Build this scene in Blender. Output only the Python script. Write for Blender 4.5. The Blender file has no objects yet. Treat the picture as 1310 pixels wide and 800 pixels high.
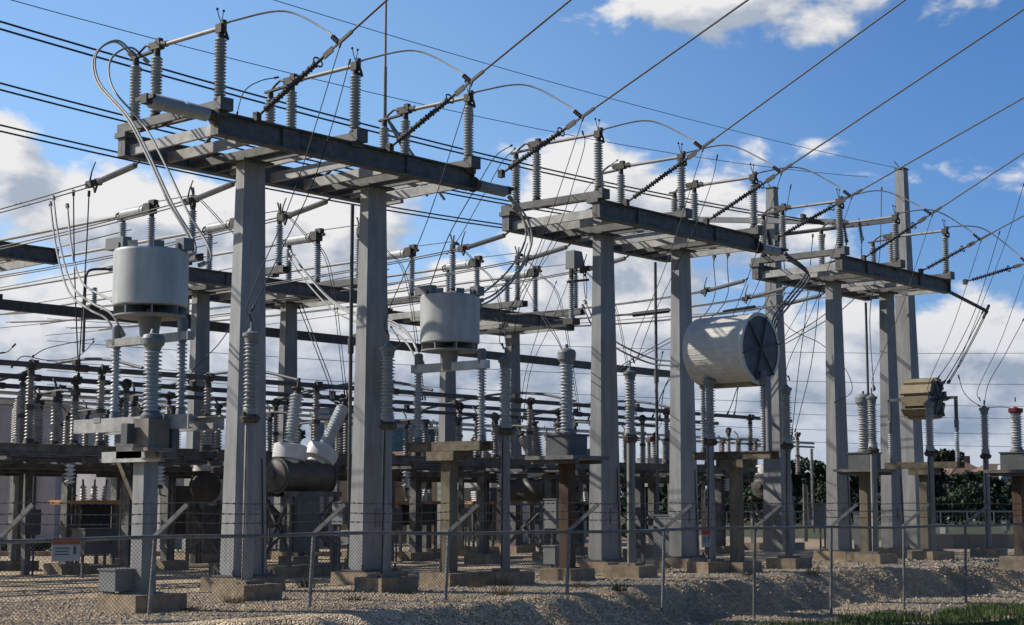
import bpy, bmesh, math, random
from mathutils import Vector, Matrix
R = math.radians
random.seed(7)
sc = bpy.context.scene
COL = sc.collection

# ------------------------------------------------------------------ camera + survey
EYE = 1.95; FPX = 2078.0; TILT = math.atan(245 / FPX); AZ = R(40.7)
fh = Vector((math.cos(AZ), math.sin(AZ), 0)); rt = Vector((math.sin(AZ), -math.cos(AZ), 0)); up = Vector((0, 0, 1))
fw = fh * math.cos(TILT) + up * math.sin(TILT); uc = -fh * math.sin(TILT) + up * math.cos(TILT)
CAM = Vector((0, 0, EYE))
def ray(px, py): return fw + rt * ((px - 655) / FPX) - uc * ((py - 400) / FPX)
def at_y(px, py, Y):                     # sight line met with the vertical plane y = Y
    d = ray(px, py); return CAM + d * (Y / d.y)
def at_x(px, py, X):
    d = ray(px, py); return CAM + d * (X / d.x)
def at_z(px, py, z):
    d = ray(px, py); return CAM + d * ((z - EYE) / d.z)
def at_d(px, py, D):                     # sight line met at ground distance D
    d = ray(px, py); return CAM + d * (D / d.dot(fh))

# ------------------------------------------------------------------ materials
def mat(name, c, rough=.6, metal=0.0, var=.25, scale=6.0, c2=None, bump=0.0, streak=False, spec=.4):
    m = bpy.data.materials.new(name); m.use_nodes = True; nt = m.node_tree; b = nt.nodes['Principled BSDF']
    tc = nt.nodes.new('ShaderNodeTexCoord'); mp = nt.nodes.new('ShaderNodeMapping')
    if streak: mp.inputs['Scale'].default_value = (1, 1, .12)
    nz = nt.nodes.new('ShaderNodeTexNoise'); nz.inputs['Scale'].default_value = scale; nz.inputs['Detail'].default_value = 6
    nz.inputs['Roughness'].default_value = .65
    oi = nt.nodes.new('ShaderNodeObjectInfo'); ad = nt.nodes.new('ShaderNodeVectorMath'); ad.operation = 'ADD'
    ml = nt.nodes.new('ShaderNodeVectorMath'); ml.operation = 'SCALE'; ml.inputs['Scale'].default_value = 37.0
    cb = nt.nodes.new('ShaderNodeCombineXYZ')
    for i in range(3): nt.links.new(oi.outputs['Random'], cb.inputs[i])
    nt.links.new(cb.outputs[0], ml.inputs[0]); nt.links.new(tc.outputs['Object'], ad.inputs[0]); nt.links.new(ml.outputs[0], ad.inputs[1])
    nt.links.new(ad.outputs[0], mp.inputs['Vector']); nt.links.new(mp.outputs[0], nz.inputs['Vector'])
    rp = nt.nodes.new('ShaderNodeValToRGB')
    lo = [max(0, x * (1 - var)) for x in c]; hi = [min(1, x * (1 + var)) for x in c]
    if c2: lo = c2
    rp.color_ramp.elements[0].position = .32; rp.color_ramp.elements[1].position = .68
    rp.color_ramp.elements[0].color = (*lo, 1); rp.color_ramp.elements[1].color = (*hi, 1)
    nt.links.new(nz.outputs['Fac'], rp.inputs['Fac'])
    n2 = nt.nodes.new('ShaderNodeTexNoise'); n2.inputs['Scale'].default_value = .9; n2.inputs['Detail'].default_value = 5; n2.inputs['Roughness'].default_value = .6; nt.links.new(ad.outputs[0], n2.inputs['Vector'])
    m2 = nt.nodes.new('ShaderNodeMapRange'); m2.inputs['From Min'].default_value = .3; m2.inputs['From Max'].default_value = .7; m2.inputs['To Min'].default_value = .85; m2.inputs['To Max'].default_value = 1.09; nt.links.new(n2.outputs['Fac'], m2.inputs['Value'])
    m3 = nt.nodes.new('ShaderNodeMapRange'); m3.inputs['To Min'].default_value = .86; m3.inputs['To Max'].default_value = 1.1; nt.links.new(oi.outputs['Random'], m3.inputs['Value'])
    mm = nt.nodes.new('ShaderNodeMath'); mm.operation = 'MULTIPLY'; nt.links.new(m2.outputs[0], mm.inputs[0]); nt.links.new(m3.outputs[0], mm.inputs[1])
    sc_ = nt.nodes.new('ShaderNodeVectorMath'); sc_.operation = 'SCALE'; nt.links.new(rp.outputs[0], sc_.inputs[0]); nt.links.new(mm.outputs[0], sc_.inputs['Scale'])
    nt.links.new(sc_.outputs[0], b.inputs['Base Color'])
    b.inputs['Roughness'].default_value = rough; b.inputs['Metallic'].default_value = metal
    b.inputs['Specular IOR Level'].default_value = spec
    if bump:
        bp = nt.nodes.new('ShaderNodeBump'); bp.inputs['Strength'].default_value = bump; bp.inputs['Distance'].default_value = .02
        nt.links.new(nz.outputs['Fac'], bp.inputs['Height']); nt.links.new(bp.outputs[0], b.inputs['Normal'])
    return m
M = dict(
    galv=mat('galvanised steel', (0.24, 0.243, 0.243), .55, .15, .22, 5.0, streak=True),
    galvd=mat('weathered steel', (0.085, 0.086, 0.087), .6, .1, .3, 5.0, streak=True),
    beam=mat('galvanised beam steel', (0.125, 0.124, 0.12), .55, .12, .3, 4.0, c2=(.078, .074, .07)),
    lowsteel=mat('old bus stand steel', (0.13, 0.13, 0.126), .6, .08, .4, 3.0, c2=(.06, .055, .048)),
    porc=mat('grey porcelain', (0.38, 0.385, 0.37), .28, 0, .12, 3.0),
    porcb=mat('blue grey porcelain', (0.4, 0.425, 0.445), .25, 0, .12, 3.0),
    porcs=mat('silver grey sheds', (0.36, 0.36, 0.355), .4, 0, .15, 3.0),
    porct=mat('tan grey porcelain', (0.31, 0.29, 0.26), .3, 0, .3, 5.0),
    porcw=mat('white porcelain', (0.528, 0.528, 0.512), .3, 0, .12, 4.0),
    poly=mat('dark polymer sheds', (.05, .048, .05), .55, 0, .3, 5.0),
    alu=mat('aluminium tube', (.34, .33, .31), .55, .1, .12, 4.0),
    cable=mat('aluminium cable', (.34, .33, .31), .6, .1, .2, 9.0),
    dark=mat('dark stranded wire', (.035, .036, .04), .6, .1, .3, 9.0),
    greyw=mat('grey stranded wire', (.12, .12, .125), .6, .2, .2, 9.0),
    hw=mat('weathered clamp metal', (.07, .062, .054), .65, .1, .5, 14.0, c2=(.035, .028, .022)),
    conc=mat('footing concrete', (0.3, 0.24, 0.165), .9, 0, .22, 5.0, c2=(.17, .13, .085), bump=.4),
    lowbrown=mat('brown stained steel', (0.125, 0.1, 0.072), .75, .05, .4, 4.0, c2=(.055, .042, .03)),
    tankbrown=mat('brown grey tank', (.17, .15, .125), .7, 0, .25, 4.0, streak=True),
    platrust=mat('stained platform steel', (.13, .11, .08), .75, .05, .4, 5.0, c2=(.06, .045, .03)),
    galvlit=mat('sunlit galvanised channel', (.36, .355, .34), .55, .1, .25, 4.0, c2=(.24, .235, .225)),  # paler copy of the galvanised steel, sunlight painted into its colour
    ctwhite=mat('white turret paint', (.62, .61, .59), .45, 0, .12, 4.0),
    porcl=mat('light bushing porcelain', (0.5, 0.53, 0.55), .25, 0, .12, 3.0),
    rust=mat('rusty steel', (.085, .05, .03), .85, .1, .4, 6.0, c2=(.045, .028, .02), streak=True),
    tanpost=mat('tan weathered post', (0.158, 0.138, 0.095), .85, 0, .25, 6.0, c2=(.11, .094, .065), streak=True),
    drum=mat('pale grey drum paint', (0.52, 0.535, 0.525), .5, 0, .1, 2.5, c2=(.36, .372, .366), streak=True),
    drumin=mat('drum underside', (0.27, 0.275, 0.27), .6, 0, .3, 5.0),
    cream=mat('cream drum fibreglass', (0.6, 0.58, 0.535), .55, 0, .09, 6.0),
    capd=mat('dark drum end plate', (.10, .105, .11), .55, .1, .3, 4.0),
    louvre=mat('tan resin slats', (.27, .22, .145), .7, 0, .25, 5.0, c2=(.22, .18, .11)),
    box=mat('grey cabinet paint', (0.184, 0.197, 0.197), .5, 0, .12, 3.0),
    boxd=mat('dark grey cabinet paint', (0.089, 0.095, 0.098), .5, 0, .2, 3.0),
    tank=mat('breaker tank paint', (0.085, 0.075, 0.065), .5, 0, .25, 4.0),
    white=mat('white sheet metal', (0.357, 0.351, 0.34), .5, 0, .12, 2.0, streak=True),
    panel=mat('pale mauve wall panel', (0.34, 0.325, 0.345), .7, 0, .12, 1.2, streak=True),
    tan=mat('tan block wall', (0.5, 0.38, 0.235), .8, 0, .15, 1.5),
    brick=mat('brown brick', (.24, .155, .115), .85, 0, .25, 3.0),
    glass=mat('blue office glass', (.16, .24, .31), .2, .2, .25, .35),
    black=mat('dark opening', (.018, .018, .02), .6, 0, .2, 3.0),
    orange=mat('sunlit orange steel', (.46, .22, .08), .6, 0, .25, 6.0),  # orange of sunlit beams put into the steel's own colour
    red=mat('red cap', (.22, .03, .028), .5, 0, .2, 6.0),
    signw=mat('sign white', (0.36, 0.365, 0.365), .5, 0, .06, 5.0),
    signr=mat('sign red', (.45, .05, .03), .5, 0, .12, 5.0),
    signo=mat('sign orange', (0.34, 0.1, 0.025), .5, 0, .12, 5.0),
    roof=mat('brown shingle roof', (0.16, 0.1, 0.072), .9, 0, .25, 1.5),
    stucco=mat('house stucco', (.50, .46, .40), .85, 0, .1, 1.0),
    fence=mat('fence galvanising', (0.21, 0.21, 0.205), .55, .3, .3, 7.0),
    fencem=mat('fence mesh wire', (0.15, 0.147, 0.14), .55, .3, .3, 7.0),
    bark=mat('bark', (.09, .07, .05), .9, 0, .3, 6.0),
    leafd=mat('dark leaves', (0.027, 0.042, 0.017), .7, 0, .55, .8, c2=(.012, .018, .009)),
    leafm=mat('mid green leaves', (0.056, 0.083, 0.026), .7, 0, .5, .8, c2=(.022, .035, .013)),
    grass=mat('grass blades', (.078, .118, .028), .7, 0, .4, 1.2, c2=(.06, .085, .02)),
    drygrass=mat('dry weeds', (.23, .19, .07), .8, 0, .35, 3.0),
    stone=mat('gravel stones', (.52, .435, .325), .9, 0, .35, 23.0, c2=(.17, .135, .095)),
)

# ------------------------------------------------------------------ mesh builder
class MB:
    def __init__(s): s.v = []; s.f = []; s.sm = []; s.g = []
    def add(s, vs, fs, smooth=False):
        o = len(s.v); s.v += [tuple(v) for v in vs]
        f0 = len(s.f)
        for f in fs: s.f.append(tuple(i + o for i in f)); s.sm.append(smooth)
        s.g.append((o, len(s.v), f0, len(s.f)))
        return s
    def box(s, c, d, rz=0, mtx=None):
        x, y, z = d[0] / 2, d[1] / 2, d[2] / 2
        vs = [Vector((a, b, e)) for e in (-z, z) for b in (-y, y) for a in (-x, x)]
        if rz: vs = [Matrix.Rotation(rz, 3, 'Z') @ v for v in vs]
        if mtx: vs = [mtx @ v for v in vs]
        vs = [v + Vector(c) for v in vs]
        return s.add(vs, [(0, 2, 3, 1), (4, 5, 7, 6), (0, 1, 5, 4), (2, 6, 7, 3), (0, 4, 6, 2), (1, 3, 7, 5)])
    def frus(s, c0, d0, c1, d1):             # rectangular frustum
        vs = []
        for c, d in ((c0, d0), (c1, d1)):
            for b in (-1, 1):
                for a in (-1, 1): vs.append((c[0] + a * d[0] / 2, c[1] + b * d[1] / 2, c[2]))
        return s.add(vs, [(0, 2, 3, 1), (4, 5, 7, 6), (0, 1, 5, 4), (2, 6, 7, 3), (0, 4, 6, 2), (1, 3, 7, 5)])
    def bar(s, p, q, w, h, upv=(0, 0, 1)):    # box section from p to q
        p = Vector(p); q = Vector(q); d = (q - p); L = d.length; d.normalize(); u = Vector(upv)
        if abs(d.dot(u)) > .98: u = Vector((1, 0, 0))
        a = d.cross(u).normalized(); b = a.cross(d).normalized()
        vs = []
        for t in (p, q):
            for j in (-1, 1):
                for i in (-1, 1): vs.append(t + a * (i * w / 2) + b * (j * h / 2))
        return s.add(vs, [(0, 2, 3, 1), (4, 5, 7, 6), (0, 1, 5, 4), (2, 6, 7, 3), (0, 4, 6, 2), (1, 3, 7, 5)])
    def ibeam(s, p, q, w, h, t=.03):
        p = Vector(p); q = Vector(q)
        s.bar(p, q, t, h - 2 * t)
        for sg in (-1, 1):
            o = Vector((0, 0, sg * (h / 2 - t / 2))); s.bar(p + o, q + o, w, t)
        return s
    def channel(s, p, q, w, h, side=1, t=.025):
        p = Vector(p); q = Vector(q); d = (q - p).normalized(); a = d.cross(Vector((0, 0, 1))).normalized() * side
        s.bar(p + a * (w / 2 - t / 2), q + a * (w / 2 - t / 2), t, h)
        for sg in (-1, 1):
            o = Vector((0, 0, sg * (h / 2 - t / 2))) - a * (t / 2); s.bar(p + o, q + o, w - t, t)
        return s
    def tube(s, pts, r, n=6, cap=True, r1=None):
        P = [Vector(p) for p in pts]; m = len(P)
        T = [(P[min(i + 1, m - 1)] - P[max(i - 1, 0)]).normalized() for i in range(m)]
        u = Vector((0, 0, 1)) if abs(T[0].z) < .9 else Vector((1, 0, 0))
        a = T[0].cross(u).normalized(); vs = []
        for i in range(m):
            a = (a - T[i] * a.dot(T[i])).normalized(); b = T[i].cross(a)
            rr = r if r1 is None else r + (r1 - r) * i / (m - 1)
            for k in range(n):
                w = 2 * math.pi * k / n; vs.append(P[i] + a * (math.cos(w) * rr) + b * (math.sin(w) * rr))
        fs = [(i * n + k, i * n + (k + 1) % n, (i + 1) * n + (k + 1) % n, (i + 1) * n + k) for i in range(m - 1) for k in range(n)]
        s.add(vs, fs, True)
        if cap: s.add([vs[k] for k in range(n)][::-1], [tuple(range(n))]); s.add([vs[(m - 1) * n + k] for k in range(n)], [tuple(range(n))])
        return s
    def lathe(s, prof, p=(0, 0, 0), ax=(0, 0, 1), n=14, smooth=True, caps=True, split=True):   # prof: (h, r) along ax
        p = Vector(p); d = Vector(ax).normalized(); u = Vector((1, 0, 0)) if abs(d.x) < .9 else Vector((0, 1, 0))
        a = d.cross(u).normalized(); b = d.cross(a)
        vs = []; m = len(prof)
        for h, r in prof:
            for k in range(n):
                w = 2 * math.pi * k / n; vs.append(p + d * h + a * (r * math.cos(w)) + b * (r * math.sin(w)))
        if split:
            for i in range(m - 1): s.add(vs[i * n:(i + 2) * n], [(k, (k + 1) % n, n + (k + 1) % n, n + k) for k in range(n)], True)
        else: s.add(vs, [(i * n + k, i * n + (k + 1) % n, (i + 1) * n + (k + 1) % n, (i + 1) * n + k) for i in range(m - 1) for k in range(n)], smooth)
        if caps: s.add([vs[k] for k in range(n)][::-1], [tuple(range(n))]); s.add([vs[(m - 1) * n + k] for k in range(n)], [tuple(range(n))])
        return s
    def sheds(s, p, q, rc, rs, pitch, n=14, two=False):                 # ribbed insulator body from p to q
        p = Vector(p); q = Vector(q); L = (q - p).length; k = max(2, int(L / pitch)); pp = L / k; pr = [(0, rc)]
        for i in range(k):
            r = rs if not (two and i % 2) else rc + (rs - rc) * .7
            z = i * pp
            pr += [(z + .15 * pp, rc), (z + .28 * pp, r), (z + .42 * pp, r), (z + .8 * pp, rc)]
        pr.append((L, rc)); return s.lathe(pr, p, q - p, n, True, True, False)
    def ball(s, c, r, n=8):
        pr = [(-r * math.cos(math.pi * i / 6), max(.001, r * math.sin(math.pi * i / 6))) for i in range(7)]
        return s.lathe(pr, c, (0, 0, 1), n, True, False, False)
    def ring(s, c, R_, r, ax=(1, 0, 0), n=14):
        d = Vector(ax).normalized(); u = Vector((0, 0, 1)) if abs(d.z) < .9 else Vector((1, 0, 0)); a = d.cross(u).normalized(); b = d.cross(a)
        pts = [Vector(c) + a * (R_ * math.cos(2 * math.pi * i / n)) + b * (R_ * math.sin(2 * math.pi * i / n)) for i in range(n + 1)]
        return s.tube(pts, r, 5, False)
    def mesh(s, name):
        me = bpy.data.meshes.new(name); me.from_pydata(s.v, [], s.f); me.polygons.foreach_set('use_smooth', s.sm); me.update(); return me

WHOLE = {'cabinet_bolts', 'crown', 'chain_link_fabric', 'barbed_wire', 'lettering', 'wire_fabric', 'panel_joints', 'course', 'slats', 'spandrel', 'top_rail', 'underside_frame', 'leg_frame', 'end_bolts', 'base_plate'}
def pieces(mb):                            # split a part's far-apart pieces into parts of their own
    B = [(min(c), max(c)) if False else ([min(v[i] for v in c) for i in range(3)], [max(v[i] for v in c) for i in range(3)]) for c in (mb.v[a:b] for a, b, _, _ in mb.g)]
    n = len(B); par = list(range(n))
    def fnd(i):
        while par[i] != i: i = par[i]
        return i
    sz = [max(b[1][i] - b[0][i] for i in range(3)) for b in B]
    for i in range(n):
        for j in range(i):
            g = math.sqrt(sum(max(0, B[i][0][k] - B[j][1][k], B[j][0][k] - B[i][1][k]) ** 2 for k in range(3)))
            if g <= max(.02, .5 * max(sz[i], sz[j])): par[fnd(i)] = fnd(j)
    out = {}
    for i in range(n): out.setdefault(fnd(i), []).append(i)
    if len(out) < 2: return [mb]
    res = []
    for ids in out.values():
        q = MB()
        for i in ids:
            a, b, f0, f1 = mb.g[i]
            if a == b: continue
            q.add(mb.v[a:b], [tuple(k - a for k in f) for f in mb.f[f0:f1]], mb.sm[f0] if f1 > f0 else False)
        res.append(q)
    return res
def obj(name, mb, m, parent=None, label=None):
    if parent and name not in WHOLE and isinstance(mb, MB) and len(mb.g) < 260:
        ps = pieces(mb)
        if len(ps) > 1:
            os_ = [obj_one(name, p, m, parent, label) for p in ps]; return os_[0]
    return obj_one(name, mb, m, parent, label)
def obj_one(name, mb, m, parent=None, label=None):
    me = mb.mesh(name) if isinstance(mb, MB) else mb
    me.materials.clear(); me.materials.append(M[m] if isinstance(m, str) else m)
    o = bpy.data.objects.new(name, me); COL.objects.link(o)
    if parent: o.parent = parent
    if label: o['label'] = label
    return o
def thing(name, label, cat, loc=(0, 0, 0), group=None, rz=0):
    o = bpy.data.objects.new(name, None); COL.objects.link(o); o.location = loc; o.rotation_euler = (0, 0, rz)
    o.empty_display_size = .2
    o['label'] = label; o['category'] = cat
    if group: o['group'] = group
    return o
def tag(o, label, cat, group=None, loc=None):
    o['label'] = label; o['category'] = cat
    if group: o['group'] = group
    if loc is not None: o.location = loc
    return o
def dup(root, loc, label, rz=None):
    def cp(o, par):
        c = o.copy(); COL.objects.link(c)
        if par: c.parent = par
        for ch in list(o.children): cp(ch, c)
        return c
    r = cp(root, None); r.location = loc; r['label'] = label
    if rz is not None: r.rotation_euler = (0, 0, rz)
    return r
def struct(name, mb, m):
    o = obj(name, mb, m); o['kind'] = 'structure'; return o
def spl(pts, n=8):                        # Catmull-Rom through points
    P = [Vector(p) for p in pts]; P = [P[0] * 2 - P[1]] + P + [P[-1] * 2 - P[-2]]; out = []
    for i in range(1, len(P) - 2):
        a, b, c, d = P[i - 1], P[i], P[i + 1], P[i + 2]
        for k in range(n):
            t = k / n
            out.append(.5 * ((2 * b) + (c - a) * t + (2 * a - 5 * b + 4 * c - d) * t * t + (3 * b - a - 3 * c + d) * t ** 3))
    out.append(P[-2]); return out
def sag(p, q, s, n=16):
    p = Vector(p); q = Vector(q)
    return [p.lerp(q, i / n) - Vector((0, 0, 4 * s * (i / n) * (1 - i / n))) for i in range(n + 1)]
def wire(name, pts, r, m, label, cat='cable', group=None, n=5):
    p0 = Vector(pts[0]); mb = MB().tube([Vector(p) - p0 for p in pts], r, n)
    if name in ('hanging_wire', 'dropper_wire', 'jumper_cable', 'connecting_wire'):
        for a, b in ((0, 1), (-1, -2)):
            A = Vector(pts[a]) - p0; B = Vector(pts[b]) - p0; mb.tube([A, A + (B - A).normalized() * .16], r * 2.1, 6)
    return tag(obj(name, mb, m), label, cat, group, p0)
def wires(name, ptss, r, m, label, cat='cable', group=None, n=5):        # a bundle clamped together
    for pts in ptss: wire(name, pts, r, m, label, cat, group or label, n)

# ------------------------------------------------------------------ ground
FP = Vector((30.86, 21.93, 0)); FD = Vector((.9895, -.1444, 0)); FN = Vector((.1444, .9895, 0)); FB = -.83
def hnoise(x, y): return .035 * math.sin(1.7 * x + .6 * y) + .03 * math.sin(2.3 * y - .9 * x + 1) + .02 * math.sin(4.1 * x + 3.3 * y)
def gz(x, y):
    p = Vector((x, y, 0)); d = (p - FP).dot(FN); t = (p - FP).dot(FD)
    w = min(3.7, max(-2.2, .85 + .28 * t)) + .2 * math.sin(t * .7) + .1 * math.sin(t * 2.3 + 1) + .1 * math.sin(t * 5.1)
    run = 1.15 + .3 * math.sin(t * .6 + 2)
    k = min(1, max(0, (d - w + run) / run)); k = k * k * (3 - 2 * k) * .45 + k * .55
    h = FB * (1 - k); a = min(1, max(0, (w + 1.5 - d) / 2)) * min(1, max(0, (d + 6) / 3))
    rough = .028 * math.sin(9 * x + 2 * math.sin(5 * y)) * math.sin(8 * y + 2.2 * math.sin(6 * x)) * (4 * k * (1 - k))
    return h + hnoise(x, y) * a * .45 + rough
def grid_band(u0, u1, v0, v1, nu, nv, hole=None):
    mb = MB(); vs = []; fs = []
    for j in range(nv + 1):
        for i in range(nu + 1):
            p = FP + FD * (u0 + (u1 - u0) * i / nu) + FN * (v0 + (v1 - v0) * j / nv)
            vs.append((p.x, p.y, gz(p.x, p.y)))
    for j in range(nv):
        for i in range(nu): k = j * (nu + 1) + i; fs.append((k, k + 1, k + nu + 2, k + nu + 1))
    return mb.add(vs, fs, True)
def gravel_mat():
    m = bpy.data.materials.new('gravel ground'); m.use_nodes = True; nt = m.node_tree; N = nt.nodes; L = nt.links; b = N['Principled BSDF']
    tc = N.new('ShaderNodeTexCoord')
    v = N.new('ShaderNodeTexVoronoi'); v.inputs['Scale'].default_value = 26; L.new(tc.outputs['Object'], v.inputs['Vector'])
    v2 = N.new('ShaderNodeTexVoronoi'); v2.inputs['Scale'].default_value = 11; L.new(tc.outputs['Object'], v2.inputs['Vector'])
    n1 = N.new('ShaderNodeTexNoise'); n1.inputs['Scale'].default_value = .55; n1.inputs['Detail'].default_value = 6; L.new(tc.outputs['Object'], n1.inputs['Vector'])
    r1 = N.new('ShaderNodeValToRGB'); e = r1.color_ramp.elements
    e[0].position = 0; e[0].color = (.24, .185, .125, 1); e[1].position = 1; e[1].color = (.78, .67, .53, 1)
    k = r1.color_ramp.elements.new(.45); k.color = (.48, .395, .30, 1)
    sp = N.new('ShaderNodeSeparateColor'); L.new(v.outputs['Color'], sp.inputs[0]); L.new(sp.outputs[0], r1.inputs[0])
    r2 = N.new('ShaderNodeValToRGB'); r2.color_ramp.elements[0].color = (1.2, 1.1, .95, 1); r2.color_ramp.elements[1].color = (1.75, 1.62, 1.4, 1)
    r2.color_ramp.elements[0].position = .3; r2.color_ramp.elements[1].position = .62; L.new(n1.outputs['Fac'], r2.inputs[0])
    mx = N.new('ShaderNodeMix'); mx.data_type = 'RGBA'; mx.blend_type = 'MULTIPLY'; mx.inputs['Factor'].default_value = 1
    L.new(r1.outputs[0], mx.inputs['A']); L.new(r2.outputs[0], mx.inputs['B']); L.new(mx.outputs['Result'], b.inputs['Base Color'])
    b.inputs['Roughness'].default_value = .95; b.inputs['Specular IOR Level'].default_value = .15
    ad = N.new('ShaderNodeMath'); ad.operation = 'ADD'; L.new(v.outputs['Distance'], ad.inputs[0]); L.new(v2.outputs['Distance'], ad.inputs[1])
    bp = N.new('ShaderNodeBump'); bp.invert = True; bp.inputs['Strength'].default_value = 1.0; bp.inputs['Distance'].default_value = .09
    L.new(ad.outputs[0], bp.inputs['Height']); L.new(bp.outputs[0], b.inputs['Normal'])
    return m
def field_mat():
    m = bpy.data.materials.new('mown grass ground'); m.use_nodes = True; nt = m.node_tree; N = nt.nodes; L = nt.links; b = N['Principled BSDF']
    tc = N.new('ShaderNodeTexCoord'); n1 = N.new('ShaderNodeTexNoise'); n1.inputs['Scale'].default_value = .12; n1.inputs['Detail'].default_value = 9; n1.inputs['Roughness'].default_value = .7
    L.new(tc.outputs['Object'], n1.inputs['Vector']); r = N.new('ShaderNodeValToRGB')
    e = r.color_ramp.elements; e[0].position = .35; e[0].color = (.05, .07, .022, 1); e[1].position = .66; e[1].color = (.115, .105, .05, 1)
    L.new(n1.outputs['Fac'], r.inputs[0]); L.new(r.outputs[0], b.inputs['Base Color']); b.inputs['Roughness'].default_value = .95
    n2 = N.new('ShaderNodeTexNoise'); n2.inputs['Scale'].default_value = 9; L.new(tc.outputs['Object'], n2.inputs['Vector'])
    bp = N.new('ShaderNodeBump'); bp.inputs['Strength'].default_value = .6; bp.inputs['Distance'].default_value = .1; L.new(n2.outputs['Fac'], bp.inputs['Height']); L.new(bp.outputs[0], b.inputs['Normal'])
    return m
GM = gravel_mat(); FM = field_mat()
o = struct('gravel_yard', grid_band(-26, 40, -4, 8, 400, 130), GM)
# rest of the yard, flat, and the land around it as one sheet reaching the horizon
mb = MB(); q = [FP + FD * a + FN * b for a, b in ((-26, 8), (40, 8), (52, 58), (-60, 58))]
struct('gravel_yard', MB().add([(p.x, p.y, 0) for p in q], [(0, 1, 2, 3)]), GM)
mb = MB()
q = [FP + FD * a + FN * b for a, b in ((-26, -4), (40, -4), (40, 8), (52, 58), (-60, 58), (-26, 8))]
zz = [FB - .03, FB - .03, -.012, -.012, -.012, -.012]
mb.add([(p.x, p.y, z) for p, z in zip(q, zz)], [(0, 1, 2, 3, 4, 5)])
big = [(-3000, -3000), (3500, -3000), (3500, 3500), (-3000, 3500)]
gnd = MB().add([(x, y, -.95) for x, y in big], [(0, 1, 2, 3)])
# the surrounding lawn: level with the yard behind it, lower in front of the fence
def lawn_sheet():
    m = MB(); vs = []; fs = []
    us = [-3000, -300, -60, -26, 0, 20, 40, 52, 120, 400, 3000]; vv = [-3000, -60, -12, -6, -4.05, 2, 8, 20, 58, 90, 200, 500, 3500]
    for v in vv:
        for u in us:
            p = FP + FD * u + FN * v; z = FB - .04 if v <= -4 else (-.02 if v >= 8 else FB - .04 + (v + 4) / 12 * (-FB))
            if -27 < u < 41 and -4 < v < 57: z = min(z, FB - .3)
            if -27 < u < 41 and v == 8: z = FB - .3
            vs.append((p.x, p.y, z))
    n = len(us)
    for j in range(len(vv) - 1):
        for i in range(n - 1): k = j * n + i; fs.append((k, k + 1, k + n + 1, k + n))
    return m.add(vs, fs)
struct('lawn', lawn_sheet(), FM)

# loose stones on the bank and the near yard: uncountable
def stones():
    m = MB(); rnd = random.Random(3)
    for i in range(75000):
        u = rnd.uniform(-16, 24); v = rnd.uniform(-1.6, 5) if rnd.random() < .85 else rnd.uniform(3, 9)
        p = FP + FD * u + FN * v; s = rnd.uniform(.008, .022) * (2.0 if rnd.random() < .06 else 1) * (1 + max(0, u + 4) / 22); z = gz(p.x, p.y) + s * .3
        a = rnd.uniform(0, 6.28); ca, sa = math.cos(a), math.sin(a); vs = []
        for (x, y, h) in ((1, 0, 0), (0, 1, 0), (-1, 0, 0), (0, -1, 0), (.1, .1, .8), (0, 0, -.6)):
            x *= s * rnd.uniform(.8, 1.5); y *= s * rnd.uniform(.7, 1.2); h *= s * rnd.uniform(.7, 1.2)
            vs.append((p.x + x * ca - y * sa, p.y + x * sa + y * ca, z + h))
        m.add(vs, [(0, 1, 4), (1, 2, 4), (2, 3, 4), (3, 0, 4), (1, 0, 5), (2, 1, 5), (3, 2, 5), (0, 3, 5)])
    o = obj('gravel_stones', m, 'stone'); o['kind'] = 'stuff'; o['label'] = 'loose tan gravel stones on the bank by the fence'; o['category'] = 'gravel'
stones()
def grass():
    m = MB(); rnd = random.Random(5)
    def blade(p, h, lean):
        a = rnd.uniform(0, 6.28); w = rnd.uniform(.006, .012); c, s_ = math.cos(a), math.sin(a); b = rnd.uniform(0, 6.28)
        lx, ly = math.cos(b) * lean, math.sin(b) * lean
        m.add([(p[0] - c * w, p[1] - s_ * w, p[2]), (p[0] + c * w, p[1] + s_ * w, p[2]), (p[0] + lx * .4 + c * w * .6, p[1] + ly * .4 + s_ * w * .6, p[2] + h * .6), (p[0] + lx, p[1] + ly, p[2] + h)], [(0, 1, 2), (0, 2, 3)])
    for i in range(40000):
        u = rnd.uniform(0, 26); v = -1.55 - rnd.random() ** 1.3 * 5.5 + .35 * math.sin(u * 1.3) + .25 * math.sin(u * 3.1)
        if v > -.9 or rnd.random() < max(0, (7 - u) / 9) or math.sin(u * 2.7) * math.sin(v * 3.1 + u) > .55: continue
        p = FP + FD * u + FN * v; blade((p.x, p.y, gz(p.x, p.y) if v > -4 else FB - .04), rnd.uniform(.08, .22), rnd.uniform(.02, .09))
    o = obj('grass', m, 'grass'); o['kind'] = 'stuff'; o['label'] = 'green grass along the foot of the gravel bank'; o['category'] = 'grass'
grass()
def weed(px, py, h, m_, label):
    m = MB(); rnd = random.Random(int(px)); p = at_z(px, py, 0); z0 = gz(p.x, p.y)
    for i in range(70):
        a = rnd.uniform(0, 6.28); r_ = rnd.uniform(0, .22); x, y = r_ * math.cos(a), r_ * math.sin(a); hh = h * rnd.uniform(.4, 1); l = rnd.uniform(.05, .2)
        w = .012; m.add([(x - w, y, 0), (x + w, y, 0), (x + l * math.cos(a), y + l * math.sin(a), hh)], [(0, 1, 2)])
    tag(obj('weed_tuft', m, m_), label, 'weed', None, (p.x, p.y, z0))
weed(640, 750, .45, 'leafm', 'green weed tuft against the third arrester footing from the left')
weed(643, 762, .3, 'drygrass', 'dry yellow weed tuft in front of the third arrester footing')
weed(566, 738, .35, 'drygrass', 'dry yellow weed tuft beside the tan square post')
weed(716, 740, .4, 'drygrass', 'dry weed tuft at the foot of the rusty post')
weed(815, 797, .3, 'drygrass', 'dry weed tuft at the bottom beside a fence post')
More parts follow.
